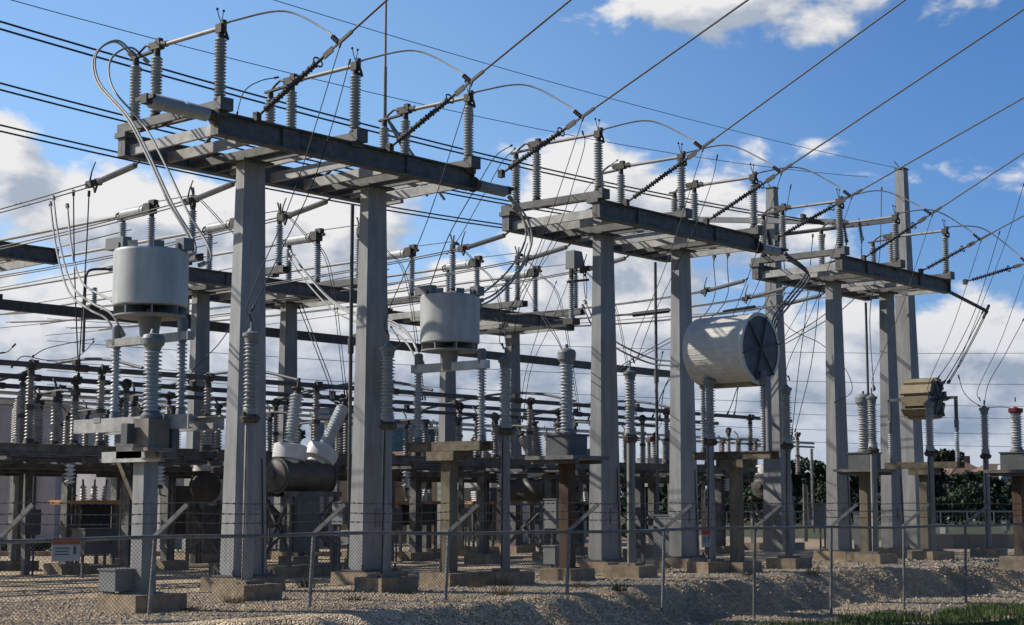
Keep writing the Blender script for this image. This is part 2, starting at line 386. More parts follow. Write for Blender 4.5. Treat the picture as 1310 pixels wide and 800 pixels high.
weed(505, 797, .4, 'leafm', 'small green weed at the bottom of the bank between two fence posts')

wl = sorted(((392, 752), (455, 768), (520, 760), (610, 752), (668, 748), (742, 752), (790, 757), (905, 742), (960, 738), (1040, 734), (1130, 730), (1210, 727), (300, 772), (240, 781)))
for k, (px, py) in enumerate(wl):
    w_ = ('first', 'second', 'third', 'fourth', 'fifth', 'sixth', 'seventh', 'eighth', 'ninth', 'tenth', 'eleventh', 'twelfth', 'thirteenth', 'fourteenth')[k]
    weed(px, py, .12 + .1 * (k % 3), 'drygrass' if k % 2 else 'leafm', f'tiny weed sprouting from open gravel, {w_} of fourteen from the left')
# ------------------------------------------------------------------ big gantries of the front row
NEARY, FARY, COLY = 27.4, 30.75, 28.95
GX = (26.1, 39.6, 53.15); BAY = ('left gantry', 'middle gantry', 'right gantry')
def make_gantry(t, hl=4.15, dx=2.0, ny=NEARY - COLY, fy=FARY - COLY, zb=9.9, bh=.52, base=(.98, .47), top=(.62, .29), cx=.2):
    for sx in (-dx + cx, dx + cx):
        c = MB().frus((sx, 0, .36), base, (sx, 0, zb - .06), top)
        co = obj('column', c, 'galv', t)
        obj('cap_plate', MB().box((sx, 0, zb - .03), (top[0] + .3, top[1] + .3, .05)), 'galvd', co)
        bp = MB().box((sx, 0, .345), (base[0] + .25, base[1] + .3, .04))
        for a in (-1, 1):
            for b in (-1, 1): bp.lathe([(0, .03), (.12, .03)], (sx + a * (base[0] / 2 + .07), b * (base[1] / 2 + .09), .36), n=6)
        obj('base_plate', bp, 'galvd', co)
        obj('hand_hole_cover', MB().box((sx + .1, -base[1] / 2 + .0, 1.6), (.28, .05, .42)), 'galv', co)
        obj('ground_strap', MB().tube([(sx + base[0] / 2 - .12, -base[1] / 2 - .02, .2), (sx + base[0] / 2 - .13, -base[1] / 2 - .015, 1.2), (sx + base[0] / 2 - .18, -base[1] / 2 + .02, 3.0)], .015, 5), 'dark', co)
        obj('footing', MB().frus((sx, 0, -.2), (1.44, 1.3), (sx, 0, .3), (1.4, 1.26)).box((sx, 0, .312), (1.2, .9, .03)), 'conc', co)
    for nm, y in (('near_beam', ny), ('far_beam', fy)):
        b = MB().ibeam((-hl, y, zb + bh / 2), (hl, y, zb + bh / 2), .28, bh, .035)
        for sx in (-dx, dx): b.box((sx, y - .03, zb + bh / 2), (.5, .09, bh - .09))
        for sx in (-hl + .02, hl - .02): b.box((sx, y, zb + bh / 2), (.03, .26, bh - .075))
        for sx in (dx + .1, -dx + .5):
            for q in range(5):
                for z_ in (.14, bh - .14): b.box((sx - .28 + q * .14, y - .075, zb + z_), (.035, .03, .035))
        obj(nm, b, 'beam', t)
    for sx in (-dx + cx, dx + cx):
        b = MB()
        for o_ in (-.3, .3): b.channel((sx + o_, ny + .15, zb + .1), (sx + o_, fy - .15, zb + .1), .1, .2, 1 if o_ > 0 else -1)
        obj('bent_cap', b, 'beam', t)
    k = 0
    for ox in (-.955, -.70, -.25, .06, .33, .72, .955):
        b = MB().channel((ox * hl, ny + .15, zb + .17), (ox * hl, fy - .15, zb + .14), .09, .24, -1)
        obj('cross_member', b, 'galvlit', t)
    d = MB()
    for (a, b_) in ((-hl + .3, -dx), (-dx, 0), (0, dx), (dx, hl - .3)): d.bar((a, ny + .15, zb + .40), (b_, fy - .15, zb + .40), .08, .05)
    obj('plan_bracing', d, 'beam', t)
g0 = thing('steel_gantry', 'tall grey steel gantry nearest the camera, leftmost of the front row of three', 'gantry', (GX[0], COLY, 0), 'front row of steel gantries')
make_gantry(g0)
dup(g0, (GX[1], COLY, 0), 'tall grey steel gantry in the middle of the front row of three')
dup(g0, (GX[2], COLY, 0), 'tall grey steel gantry at the far right end of the front row of three')

# disconnect switches on the gantries (local origin on beam top, y=0 at the near insulator)
PH = ('left end', 'middle', 'right end')
def make_switch(t):
    b = MB()
    for s in (-.11, .11): b.channel((s, -.25, .1), (s, 3.5, .1), .08, .2, 1 if s > 0 else -1)
    b.box((0, 3.35, -.06), (.36, .4, .12)).box((0, .1, -.06), (.36, .4, .12)).box((0, -.2, .12), (.36, .12, .28))
    obj('base_channel', b, 'beam', t)
    for y, h in ((0, 1.62), (2.26, 1.62), (3.05, 1.55)):
        r = .125
        i = obj('insulator', MB().sheds((0, y, .33), (0, y, h), .085, .135, .068), 'porc', t)
        obj('base_cap', MB().lathe([(0, .13), (.05, .13), (.12, .09)], (0, y, .21)), 'hw', i)
        obj('top_cap', MB().lathe([(0, .08), (.16, .075)], (0, y, h), n=10), 'hw', i)
    h = MB().box((0, 2.26, 1.86), (.16, .34, .14)).box((.05, 2.45, 1.92), (.1, .3, .16)).tube([(0, 2.1, 1.9), (0, 2.0, 1.87), (0, 1.9, 1.86)], .07, 8)
    h.box((0, 2.2, 1.98), (.12, .14, .12)).tube([(0, 3.05, 1.74), (0, 2.9, 1.86), (0, 2.7, 1.96), (0, 2.45, 1.9)], .03, 6).bar((0, 3.25, 1.74), (0, 2.3, 1.78), .1, .05)
    h.tube([(.1, 2.3, 1.9), (.18, 2.1, 2.0), (.1, 1.95, 1.9)], .025, 6)
    obj('hinge', h, 'hw', t)
    obj('blade', MB().tube([(0, 2.0, 1.86), (0, .05, 1.86)], .05, 10), 'alu', t)
    j = MB().box((0, 0, 1.84), (.16, .2, .2)).box((0, -.08, 1.96), (.1, .1, .12)).tube([(.1, .05, 1.72), (.12, -.1, 1.62), (.02, -.16, 1.7), (0, -.1, 1.85)], .035, 6)
    obj('jaw', j, 'hw', t)
    a = MB()
    for s in (-1, 1): a.tube([(0, 0, 1.95), (s * .05, .02, 2.12), (s * .09, .03, 2.26)], .011, 5).ball((s * .09, .03, 2.27), .032)
    obj('arcing_horn', a, 'dark', t)
PX = [[g + o for o in (-4.02, 0.05, 4.05)] for g in GX]
s0 = thing('disconnect_switch', 'x', 'switch', (0, 0, 0), 'disconnect switches on top of the front gantries')
make_switch(s0)
first = True
for b in range(3):
    for k in range(3):
        lb = f'grey disconnect switch with a closed tube blade at the {PH[k]} of the {BAY[b]}'
        loc = (PX[b][k], 27.4, 10.45)
        if first: s0.location = loc; s0['label'] = lb; first = False
        else: dup(s0, loc, lb)

# incoming lines, their strain strings and the arched jumpers
EXITS = ((495, 0), (730, 0), (957, 0), (1158, 0), (1310, 12), (1310, 125), (1310, 196), (1310, 276), (1310, 338))
ORD = ('first', 'second', 'third', 'fourth', 'fifth', 'sixth', 'seventh', 'eighth', 'ninth')
LX = [22.98, 27.12, 31.2, 36.6, 40.65, 44.7, 50.4, 54.7, 58.4]
line_dir = []
def strain_string(name, A, d, L, label, two=True, mtl='poly', rs=.078):
    t = thing(name, label, 'insulator', A, 'dark strain insulators holding the incoming lines')
    d = Vector(d).normalized()
    obj('sheds', MB().sheds(d * .3, d * (L - .25), .035, rs, .085, 12, two), mtl, t)
    f = MB().tube([(0, 0, 0), d * .32], .03, 6).tube([d * (L - .27), d * L], .035, 6).box((0, 0, 0), (.14, .14, .2))
    a = d.cross(Vector((0, 0, 1))).normalized()
    f.ring(d * (L - .2), .12, .02, d, 12)
    f.bar(d * L, d * (L + .3), .035, .13).bar(d * (L + .25), d * (L + .6), .03, .05).bar(d * (L + .5), d * (L + .95), .05, .07)
    obj('end_fitting', f, 'hw', t)
    return t
for i in range(9):
    A = Vector((LX[i], 27.2, 10.45)); d0 = ray(*EXITS[i]); B = CAM + d0 * (A.x / d0.x)
    if B.y > 26.2: B = A + Vector((0, -3, 1.1))
    d = (B - A).normalized(); L = 2.35 if i < 7 else 2.0
    b, k = divmod(i, 3)
    strain_string('strain_insulator', A, d, L, f'dark ribbed strain insulator holding the {ORD[i]} incoming line from the left')
    P0 = A + d * (L + .6)
    wire('power_line', [P0, P0.lerp(B + (B - A) * 2.5, .33), P0.lerp(B + (B - A) * 2.5, .66), B + (B - A) * 2.5], .026, 'greyw',
         f'{ORD[i]} incoming overhead line from the left, rising to the upper right', 'power line', 'incoming power lines')
    # arched jumper from the switch jaw over to the line
    J = Vector((PX[b][k], 27.3, 12.35)); K = P0 - d * .1
    nx = None
    if i < 8:
        A2 = Vector((LX[i + 1], 27.2, 10.45)); d2 = ray(*EXITS[i + 1]); B2 = CAM + d2 * (A2.x / d2.x); d2 = (B2 - A2).normalized()
    t = thing('jumper_cable', f'arched aluminium jumper cable springing from the {PH[k]} switch of the {BAY[b]}', 'cable', J, 'arched jumpers above the front gantries')
    E_ = (K - J)
    pts = spl([(0, 0, 0), (.18, -.15, .12), E_ * .35 + Vector((.5, -.1, .55)), E_ * .78 + Vector((.3, 0, .3)), E_ + Vector((0.0, 0, .02))], 7)
    obj('cable', MB().tube(pts, .024, 6), 'cable', t)
    dd = (E_ - Vector(pts[-8])).normalized()
    obj('clamp', MB().sheds(Vector(pts[-1]) - dd * .3, Vector(pts[-1]) + dd * .02, .02, .06, .07, 10), 'hw', t)
    # thin dropper from the line to the arrester below
    T = Vector((PX[b][k], 26.2, 5.75))
    wire('dropper_wire', spl([P0, P0.lerp(T, .5) + Vector((.05, .15, -.25)), T + Vector((-.02, .05, .5)), T], 6), .011, 'dark',
         f'thin dark dropper wire from the {ORD[i]} incoming line down to its arrester', 'wire', 'arrester dropper wires')

# ------------------------------------------------------------------ surge arresters on poles
a0 = thing('surge_arrester', 'x', 'arrester', (0, 0, 0), 'surge arresters standing on poles along the front')
i_ = obj('insulator', MB().sheds((0, 0, 3.95), (0, 0, 5.32), .105, .165, .075, 16, True), 'porcs', a0)
obj('head_cap', MB().lathe([(0, .14), (.1, .15), (.14, .19), (.2, .19), (.24, .1), (.3, .06)], (0, 0, 5.3)).tube([(0, 0, 5.55), (0, 0, 5.8)], .03, 6), 'box', a0)
obj('flange', MB().lathe([(0, .16), (.05, .2), (.12, .22), (.17, .16), (.25, .12), (.3, .12)], (0, 0, 3.62)).box((.17, 0, 3.74), (.06, .06, .2)).box((-.17, 0, 3.74), (.06, .06, .2)), 'hw', a0)
obj('mount_cone', MB().lathe([(0, .16), (.12, .15), (.22, .11)], (0, 0, 3.8)), 'white', a0)
obj('pole', MB().lathe([(0, .115), (3.35, .105)], (0, 0, .38), n=14, smooth=True), 'galv', a0)
obj('ground_lead', MB().tube([(-.12, -.04, 3.6), (-.125, -.03, 2.4), (-.13, -.02, 1.2), (-.13, 0, .4), (-.35, -.1, .32), (-.42, -.15, .02)], .014, 5), 'dark', a0)
obj('footing', MB().box((0, 0, .12), (1.02, 1.02, .40)).box((0, 0, .345), (.5, .5, .1)), 'conc', a0)
AX = [22.1, 26.13, 30.22, 35.36, 39.2, 43.4, 48.85, 53.0, 57.5]
for i in range(9):
    lb = f'grey surge arrester on a slim pole before the {BAY[i // 3]}, {ORD[i]} from the left'
    if i == 0: a0.location = (AX[0], 26.2, 0); a0['label'] = lb
    else: dup(a0, (AX[i], 26.2, 0), lb, random.uniform(-.4, .4))

# horizontal post insulators on the gantry ends
for gx, sg, lb, rb in ((GX[0], -1, 'ribbed horizontal insulator jutting from the left end of the left gantry', True),
                   (GX[0], 1, 'smooth grey horizontal insulator jutting from the right end of the left gantry', False),
                   (GX[1], 1, 'smooth grey horizontal insulator jutting from the right end of the middle gantry', False)):
    p = Vector((gx + sg * 4.15, 27.35, 10.3 if rb else 10.05))
    t = thing('post_insulator', lb, 'insulator', p, 'horizontal insulators on the gantry ends')
    Lh = 1.75 if rb else 1.25
    m = MB()
    if rb: m.sheds((sg * .25, 0, 0), (sg * .85, 0, .01), .11, .165, .055).lathe([(0, .12), (.06, .12)], (sg * .85, 0, .01), (sg, 0, 0)).sheds((sg * .92, 0, .01), (sg * Lh, 0, .02), .11, .165, .055)
    else: m.sheds((sg * .2, 0, 0), (sg * Lh, 0, 0), .13, .15, .028)
    obj('sheds', m, 'porcb', t)
    f = MB().lathe([(0, .2), (.06, .2), (.1, .13), (.26, .13)], (0, 0, 0), (sg, 0, 0))
    f.box((sg * (Lh + .08), 0, .03), (.16, .2, .2)).bar((sg * (Lh + .1), -.3, .05), (sg * (Lh + .1), .3, .05), .08, .08)
    obj('end_clamp', f, 'hw', t)

# strain insulators between the front gantries and the bus wires behind
SX = [22.59, 25.52, 28.65, 35.78, 38.7, 41.72, 48.77, 51.5, 54.13]
for i, x in enumerate(SX):
    b, k = divmod(i, 3)
    A = Vector((x, 30.95, 9.86)); B = Vector((x, 32.6, 9.62))
    t = thing('strain_insulator', f'grey rod insulator under the back beam of the {BAY[b]}, {ORD[k]} from the left', 'insulator', A, 'rod insulators behind the front gantries')
    obj('rod', MB().sheds(Vector((0, .12, -.03)), B - A - Vector((0, .1, -.01)), .062, .075, .03, 10), 'porcs', t)
    f = MB().tube([(0, -.05, .06), (0, .15, -.04)], .03, 6); e = B - A
    f.bar(e + Vector((-.14, .02, 0)), e + Vector((.14, .02, 0)), .08, .1).box(e + Vector((.12, .1, .05)), (.1, .22, .16)).box(e + Vector((-.12, .1, -.05)), (.1, .22, .16))
    f.tube([e + Vector((-.12, .1, 0)), e + Vector((-.1, .06, .25)), e + Vector((-.04, .0, .5))], .025, 5, r1=.015).tube([e + Vector((.12, .1, .05)), e + Vector((.1, .2, -.2)), e + Vector((.14, .32, -.05))], .03, 5)
    obj('clamp', f, 'hw', t)
    end = 62 if i < 6 else 47
    wires('bus_wire', [sag((x + o, 32.75, 9.6), (x + o, end, 9.75), .42 if i < 6 else .25) for o in (-.12, .12)], .02, 'greyw',
          f'bus wire of the {ORD[k]} pair running back from the {BAY[b]}', 'wire', 'paired bus wires behind the gantries')

# ------------------------------------------------------------------ second row of gantries
G2 = (36.9, 49.35, 24.15); B2 = ('second row left gantry', 'second row right gantry', 'second row gantry cut by the left edge')
t2 = thing('steel_gantry', 'shorter grey steel gantry in the second row, behind the left gantry', 'gantry', (G2[0], 44.2, 0), 'second row of shorter gantries')
make_gantry(t2, 3.95, 2.0, -1.7, 1.8, 9.2, .47, (.82, .42), (.54, .28), .1)
dup(t2, (G2[1], 44.2, 0), 'shorter grey steel gantry in the second row, behind the smaller drum')
dup(t2, (G2[2], 44.2, 0), 'shorter grey steel gantry in the second row, its end poking in at the left edge')
def make_switcher(t):
    b = MB()
    for s in (-.13, .13): b.channel((s, -2.4, .12), (s, 2.3, .12), .09, .24, 1 if s > 0 else -1)
    b.box((0, -1.7, -.04), (.3, .3, .1)).box((0, 1.8, -.04), (.3, .3, .1))
    obj('base_channel', b, 'beam', t)
    for y, h in ((1.8, 1.72), (.2, 1.72), (-2.0, 1.7)):
        i = obj('insulator', MB().sheds((0, y, .36), (0, y, h), .09, .14, .075, 12), 'porcb', t)
        obj('base_cap', MB().lathe([(0, .13), (.12, .1)], (0, y, .24), n=10), 'hw', i)
        obj('top_cap', MB().lathe([(0, .09), (.14, .09)], (0, y, h), n=10), 'hw', i)
    obj('interrupter', MB().lathe([(0, .13), (.05, .175), (1.1, .175), (1.12, .19), (1.16, .19), (1.18, .17), (1.3, .17)], (0, 1.85, 2.0), (0, -1, -.0), 16, True), 'drum', t)
    h = MB().box((0, 1.85, 1.95), (.2, .16, .3)).box((0, .3, 2.02), (.34, .34, .34)).box((0, .12, 2.2), (.2, .3, .18)).tube([(0, .1, 2.05), (0, -.15, 2.05)], .06, 8)
    h.ring((0, 2.05, 1.95), .12, .025, (0, 1, 0)).ring((0, 2.05, 1.95), .12, .025, (1, 0, 0))
    obj('end_casting', h, 'hw', t)
    j = MB().box((0, -2, 1.95), (.14, .16, .3)).tube([(0, -2, 2.05), (-.05, -2.1, 2.25), (-.2, -2.25, 2.38)], .03, 6).tube([(0, -2, 2.05), (.05, -1.9, 2.3), (.02, -1.85, 2.5)], .03, 6)
    j.box((0, -2.12, 2.12), (.3, .12, .1))
    obj('jaw', j, 'hw', t)
    obj('link_rod', MB().tube([(0, .05, 2.22), (0, -2, 2.2)], .018, 6), 'greyw', t)
sw0 = thing('circuit_switcher', 'x', 'switch', (0, 0, 0), 'circuit switchers on the second row gantries'); make_switcher(sw0)
P2 = [33.0, 36.75, 40.55, 45.55, 49.4, 53.15]
for i, x in enumerate(P2):
    lb = f'circuit switcher with grey drum interrupter at the {PH[i % 3]} of the {B2[i // 3]}'
    if i == 0: sw0.location = (x, 44.2, 9.83); sw0['label'] = lb
    else: dup(sw0, (x, 44.2, 9.83), lb)
    wire('bus_tube', [(x, 46.2, 11.78), (x, 76, 11.6)], .06, 'alu', f'bright bus tube running back from the {PH[i % 3]} switcher of the {B2[i // 3]}', 'tube', 'bus tubes behind the second row', 10)
    wires('bus_wire', [sag((x + o, 46, 11.35), (x + o, 76, 11.0), .25) for o in (.35,)], .02, 'greyw', f'thin wire below the bus tube of the {PH[i % 3]} switcher, {B2[i // 3]}', 'wire', 'thin bus wires behind the second row')
    wires('dropper_wire', [spl([(x + o, 42.1, 12.0), (x + .5 + o, 41.4, 11.1), (x + 1.1 + o, 40.9, 10.0), (x + 1.0 + o, 39.9, 5.6)], 6) for o in (0, .12)], .013, 'dark',
          f'thin dropper of the pair under the {PH[i % 3]} switcher, {B2[i // 3]}', 'wire', 'droppers from the circuit switchers')
# slim strain beam behind the second row with its stub insulators
t = thing('strain_beam', 'long slim grey steel beam running low behind the second row gantries', 'beam', (17, 46.3, 0))
obj('beam', MB().bar((0, 0, 8.33), (49, 0, 8.33), .2, .33), 'galvd', t)
for x in (11.3, 15.0, 18.9, 23.6, 27.4, 31.3):
    i = obj('stub_insulator', MB().sheds((x, -.2, 8.62), (x, -.2, 9.2), .07, .11, .06, 10), 'porcb', t)
    obj('bracket', MB().box((x, -.2, 8.52), (.3, .3, .2)).box((x - .18, -.2, 8.5), (.16, .26, .16)), 'hw', i)
for n_, (x, y) in enumerate(((26.6, 44.1), (30.4, 44.3), (38.6, 45.2), (44.1, 45.2))):
    wire('operating_rod', spl([(x + .9, y - .3, 9.55), (x + .25, y, 9.5), (x + .03, y, 9.3), (x, y, 9.0), (x, y, 7.6), (x, y, 6.8)], 5), .045, 'galvd',
         f'bent grey operating rod hanging under the second row, {ORD[n_]} from the left', 'rod', 'bent operating rods of the second row')

# ------------------------------------------------------------------ tall H frame at the right with its line pairs
t = thing('tall_pole_frame', 'tall two-pole steel frame with a cross arm rising behind the right gantry', 'gantry', (58.5, 0, 0))
for y in (29.8, 35.8):
    c = obj('pole', MB().frus((0, y, 0), (.95, .95), (0, y, 15.2), (.36, .36)), 'galv', t)
    obj('pole_cap', MB().box((0, y, 15.23), (.42, .42, .06)).tube([(0, y, 15.2), (0, y + .3, 15.6)], .02, 5), 'hw', c)
obj('cross_arm', MB().bar(at_y(893, 281, 39.0) - Vector((58.5, 0, 0)), at_y(1068, 284, 32.6) - Vector((58.5, 0, 0)), .2, .22), 'galv', t)
obj('top_tie', MB().bar((0, 29.8, 13.2), (0, 35.8, 13.2), .12, .14), 'galvd', t)
rows_y = (36.0, 39.7, 43.1)
for n_, (Y, zl, zr, s) in enumerate(((33.2, 13.35, 13.3, .75), (36.8, 13.15, 13.1, .9), (39.6, 12.9, 13.0, 1.0))):
    wires('power_line', [sag((10, Y, zl + o + .2), (57.6, Y, zr + o * .5), s, 30) for o in (0, .2)], .028, 'dark',
          f'black conductor of the {ORD[n_]} pair from the top crossing behind the front gantries', 'power line', 'black double conductors')
    t = thing('strain_insulator', f'dark strain insulator on the tall pole frame holding the {ORD[n_]} double conductor', 'insulator', (58.2, Y, zr + .1), 'strain insulators on the tall pole frame')
    obj('sheds', MB().sheds((-.1, 0, 0), (-1.5, 0, -.03), .04, .1, .09, 10), 'poly', t)
    obj('end_fitting', MB().box((-.0, 0, 0), (.2, .12, .16)).box((-1.6, 0, 0), (.25, .12, .3)), 'hw', t)
    for m_ in (0, 1):
        tt = thing('hanging_insulator', f'{("left", "right")[m_]} dark insulator hanging from the cross arm beside the {ORD[n_]} conductor', 'insulator', (58.25, Y - .9 - m_ * .7, 13.36), 'insulators hanging from the tall cross arm')
        obj('sheds', MB().sheds((0, 0, -.08), (0, -.1, -.75), .035, .085, .075, 10), 'poly', tt)
        obj('end_fitting', MB().tube([(0, 0, .05), (0, 0, -.1)], .03, 6).box((0, -.11, -.8), (.12, .12, .12)), 'hw', tt)
        wire('dropper_wire', spl([(58.25, Y - 1 - m_ * .7, 12.55), (57.4, Y - 1.1 - m_ * .6, 10), (56.4, rows_y[n_] - .3 - m_ * .2, 7.6), (55.6 - m_ * .5, rows_y[n_], 5.52)], 6), .02, 'dark',
             f'dark cable falling from the {("left", "right")[m_]} hanging insulator beside the {ORD[n_]} conductor', 'cable', 'cables falling from the tall frame')
for n_, (a, b) in enumerate((((10, 29.4, 12.6), (58, 31, 15.0)), ((20, 29.6, 14.25), (58.5, 29.8, 15.25)))):
    wire('shield_wire', sag(a, b, .9 if n_ == 0 else .35, 20), .011, 'greyw', ('thin shield wire crossing the sky from the upper left corner', 'thin shield wire from the top edge down to the tall pole top')[n_], 'wire')
# lightning mast behind the left gantry
p = at_y(492, 180, 31.6)
t = thing('lightning_mast', 'thin grey lightning rod rising above the left gantry to the top of the picture', 'mast', (p.x, 31.6, 0))
obj('rod', MB().lathe([(0, .06), (4, .05), (4.01, .035), (9, .03)], (0, 0, 10.1), n=8, smooth=True), 'galv', t)
b = MB().bar((0, -.7, 10.2), (0, .1, 10.2), .12, .1)
for s in (-1, 1): b.bar((s * .0 + .0, -.1, 12.6), (1.6 if s > 0 else .9, -.8, 10.45), .06, .06)
obj('brace', b, 'galv', t)

# ------------------------------------------------------------------ four wave traps
def trap_base(t, hz, post, pm, plat=(.55, 2.5), foot=1.0):
    pw, pd, ph = post
    obj('post', MB().frus((0, 0, .3), (pw, pd), (0, 0, hz), (pw * .95, pd * .95)).box((0, 0, .32), (pw + .2, pd + .2, .04)), pm, t)
    obj('platform', MB().bar((-.2, -plat[1] / 2, hz + .12), (-.2, plat[1] / 2, hz + .12), .1, .2).bar((.2, -plat[1] / 2, hz + .12), (.2, plat[1] / 2, hz + .12), .1, .2).box((0, 0, hz + .23), (plat[0], plat[1], .03)).box((0, 0, hz - .1), (.7, .9, .22)), 'beam' if pm != 'tanpost' else 'platrust', t)
    obj('footing', MB().box((0, 0, .1), (foot, foot, .42)), 'conc', t)
def trap_insul(t, ys, z0, z1, r=.1):
    for y in ys:
        i = obj('insulator', MB().sheds((0, y, z0 + .12), (0, y, z1 - .1), r * .55, r, .07, 14), 'porcb', t)
        obj('base_cap', MB().lathe([(0, r), (.12, r * .8)], (0, y, z0)), 'box', i)
        obj('top_cap', MB().lathe([(0, r * .7), (.1, r * .9), (.42, r * .95), (.46, r * .7)], (0, y, z1 - .1)), 'box', i)
def drum(t, R_, z0, z1):
    obj('drum', MB().lathe([(0, R_ * .985), (.02, R_), (z1 - z0 - .04, R_), (z1 - z0, R_ * .97), (z1 - z0, R_ * .9), (z1 - z0 - .1, R_ * .88)], (0, 0, z0), n=48), 'drum', t)
    s = MB().lathe([(0, R_ * .2), (.02, R_ * .2)], (0, 0, z0 - .18), n=10)
    for k in range(8):
        a = k * math.pi / 4 + .2; s.bar((R_ * .15 * math.cos(a), R_ * .15 * math.sin(a), z0 - .09), (R_ * .96 * math.cos(a), R_ * .96 * math.sin(a), z0 - .09), .03, .2)
    s.lathe([(0, R_ * .97), (.03, R_ * .97)], (0, 0, z0 - .2), n=40).lathe([(0, R_ * .95), (.03, R_ * .95)], (0, 0, z0 - .02), n=40)
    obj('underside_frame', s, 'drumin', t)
    s = MB()
    for k in range(8):
        a = k * math.pi / 4 + .35; s.box((R_ * .9 * math.cos(a), R_ * .9 * math.sin(a), z1 + .04), (.03, .2, .16), a)
    s.box((0.3, -.62, z1 + .1), (.25, .25, .22)).box((0, 0, z1 - .1), (R_ * 1.2, R_ * 1.2, .1)).box((-.5, .35, z1 + .12), (.2, .55, .22))
    obj('top_bracket', s, 'box', t)
    obj('pedestal', MB().lathe([(0, .17), (.25, .19), (.5, .24)], (0, 0, z0 - .66), n=12), 'box', t)
t = thing('wave_trap', 'large pale grey drum wave trap standing on two insulators at the left', 'wave trap', (18.6, 25, 0), 'wave traps on posts')
trap_base(t, 3.0, (.34, .34, 0), 'galv', (.5, 1.3), 1.15)
o = MB()
for y in (-.95, 1.0): o.bar((-.42, y, 3.52), (.42, y, 3.52), .22, .1)
obj('saddle_bar', o, 'galv', t)
obj('support_girder', MB().channel((-.36, -1.75, 3.42), (-.36, 1.75, 3.42), .1, .26, -1), 'galvlit', t)
obj('support_girder', MB().channel((.36, -1.75, 3.42), (.36, 1.75, 3.42), .1, .26, 1), 'galvlit', t)
obj('lower_girder', MB().channel((-.3, -.9, 2.82), (-.3, .9, 2.82), .1, .2, -1), 'galvlit', t)
o = MB().bar((0, .2, 1.9), (0, .95, 2.95), .1, .1)
obj('brace', o, 'lowbrown', t)
trap_insul(t, (-1.0, 1.02), 3.57, 5.0, .1)
obj('cross_bar', MB().box((0, 0, 5.02), (.16, 2.5, .15)), 'galvlit', t); drum(t, .70, 5.64, 6.70)
t = thing('control_box', 'low grey control box on legs beside the near left column', 'cabinet', at_y(150, 741, 25.3).xy.to_3d())
obj('cabinet', MB().box((0, 0, .55), (.45, .5, .38)).box((0, 0, .755), (.5, .55, .03)), 'box', t)
for x in (-.17, .17): obj('leg', MB().box((x, 0, .18), (.05, .3, .37)), 'galvd', t)

t = thing('wave_trap', 'smaller pale grey drum wave trap on a tan square post in the middle left', 'wave trap', (29.0, 26.95, 0), 'wave traps on posts')
trap_base(t, 3.2, (.3, .3, 0), 'tanpost', (.5, 2.4)); trap_insul(t, (-1.05, 1.05), 3.45, 5.3, .115)
obj('cross_bar', MB().box((0, 0, 5.28), (.2, 2.45, .2)), 'drum', t); drum(t, .73, 5.85, 7.02)

t = thing('wave_trap', 'big cream cylinder wave trap lying on its side behind the middle gantry', 'wave trap', (39.75, 25.7, 0), 'wave traps on posts')
trap_base(t, 3.2, (.3, .3, 0), 'tanpost', (.6, 2.6)); trap_insul(t, (-.95, 1.1), 3.45, 5.38, .1)
zc = 6.38; Rr = 1.0
m = MB().lathe([(0, Rr * .98), (.03, Rr), (1.93, Rr), (1.98, Rr * .985)], (0, 1.13, zc), (0, -1, 0), 48)
for k in range(40): a = k * math.pi / 20; m.tube([(Rr * .997 * math.cos(a), 1.08, zc + Rr * .992 * math.sin(a)), (Rr * .997 * math.cos(a), -.75, zc + Rr * .997 * math.sin(a))], .012, 5)
obj('cylinder', m, 'cream', t)
obj('end_rim', MB().lathe([(0, Rr * 1.0), (0, Rr * 1.035), (.1, Rr * 1.035), (.1, Rr * .93)], (0, -.8, zc), (0, -1, 0), 48, True, False), 'cream', t)
obj('end_plate', MB().lathe([(0, Rr * .96), (.04, Rr * .96)], (0, -.84, zc), (0, -1, 0), 30), 'capd', t)
m = MB()
for k in range(3): a = k * math.pi / 3 + .2; c, s_ = math.cos(a), math.sin(a); m.bar((-Rr * c * .97, -.93, zc - Rr * s_ * .97), (Rr * c * .97, -.93, zc + Rr * s_ * .97), .035, .05, (0, 1, 0))
obj('spider', m, 'galvd', t)
obj('saddle', MB().box((0, 0.15, 5.36), (.5, 1.8, .1)), 'louvre', t)
obj('terminal_tube', MB().lathe([(0, .09), (1.95, .09)], (0, -1.12, 3.45), n=12).box((0, -1.0, 5.45), (.18, .3, .2)), 'galv', t)

t = thing('wave_trap', 'small tan slatted wave trap raised on a post at the far right', 'wave trap', (54.1, 27.0, 0), 'wave traps on posts')
trap_base(t, 3.2, (.3, .3, 0), 'tanpost', (.5, 2.9)); trap_insul(t, (-1.3, 1.3), 3.45, 4.6, .09)
m = MB(); zc = 5.72
for k in range(10):
    a = k * math.pi / 5 + .16; m.box((.62 * math.cos(a), -.05, zc + .66 * math.sin(a)), (.13, 1.05 if k % 2 else 1.18, .34), 0, Matrix.Rotation(-a, 3, 'Y'))
obj('slats', m, 'louvre', t)
obj('core', MB().lathe([(0, .6), (.95, .6)], (0, .42, zc), (0, -1, 0), 16), 'capd', t)
m = MB()
for k in range(3): a = k * math.pi / 3; m.bar((-.72 * math.cos(a), -.66, zc - .72 * math.sin(a)), (.72 * math.cos(a), -.66, zc + .72 * math.sin(a)), .08, .06, (0, 1, 0))
m.bar((0, -1.35, zc), (0, 1.35, zc), .1, .1).bar((0, -1.3, 4.55), (0, -1.3, zc), .1, .1).bar((0, 1.3, 4.55), (0, 1.3, zc), .1, .1)
obj('frame', m, 'capd', t)

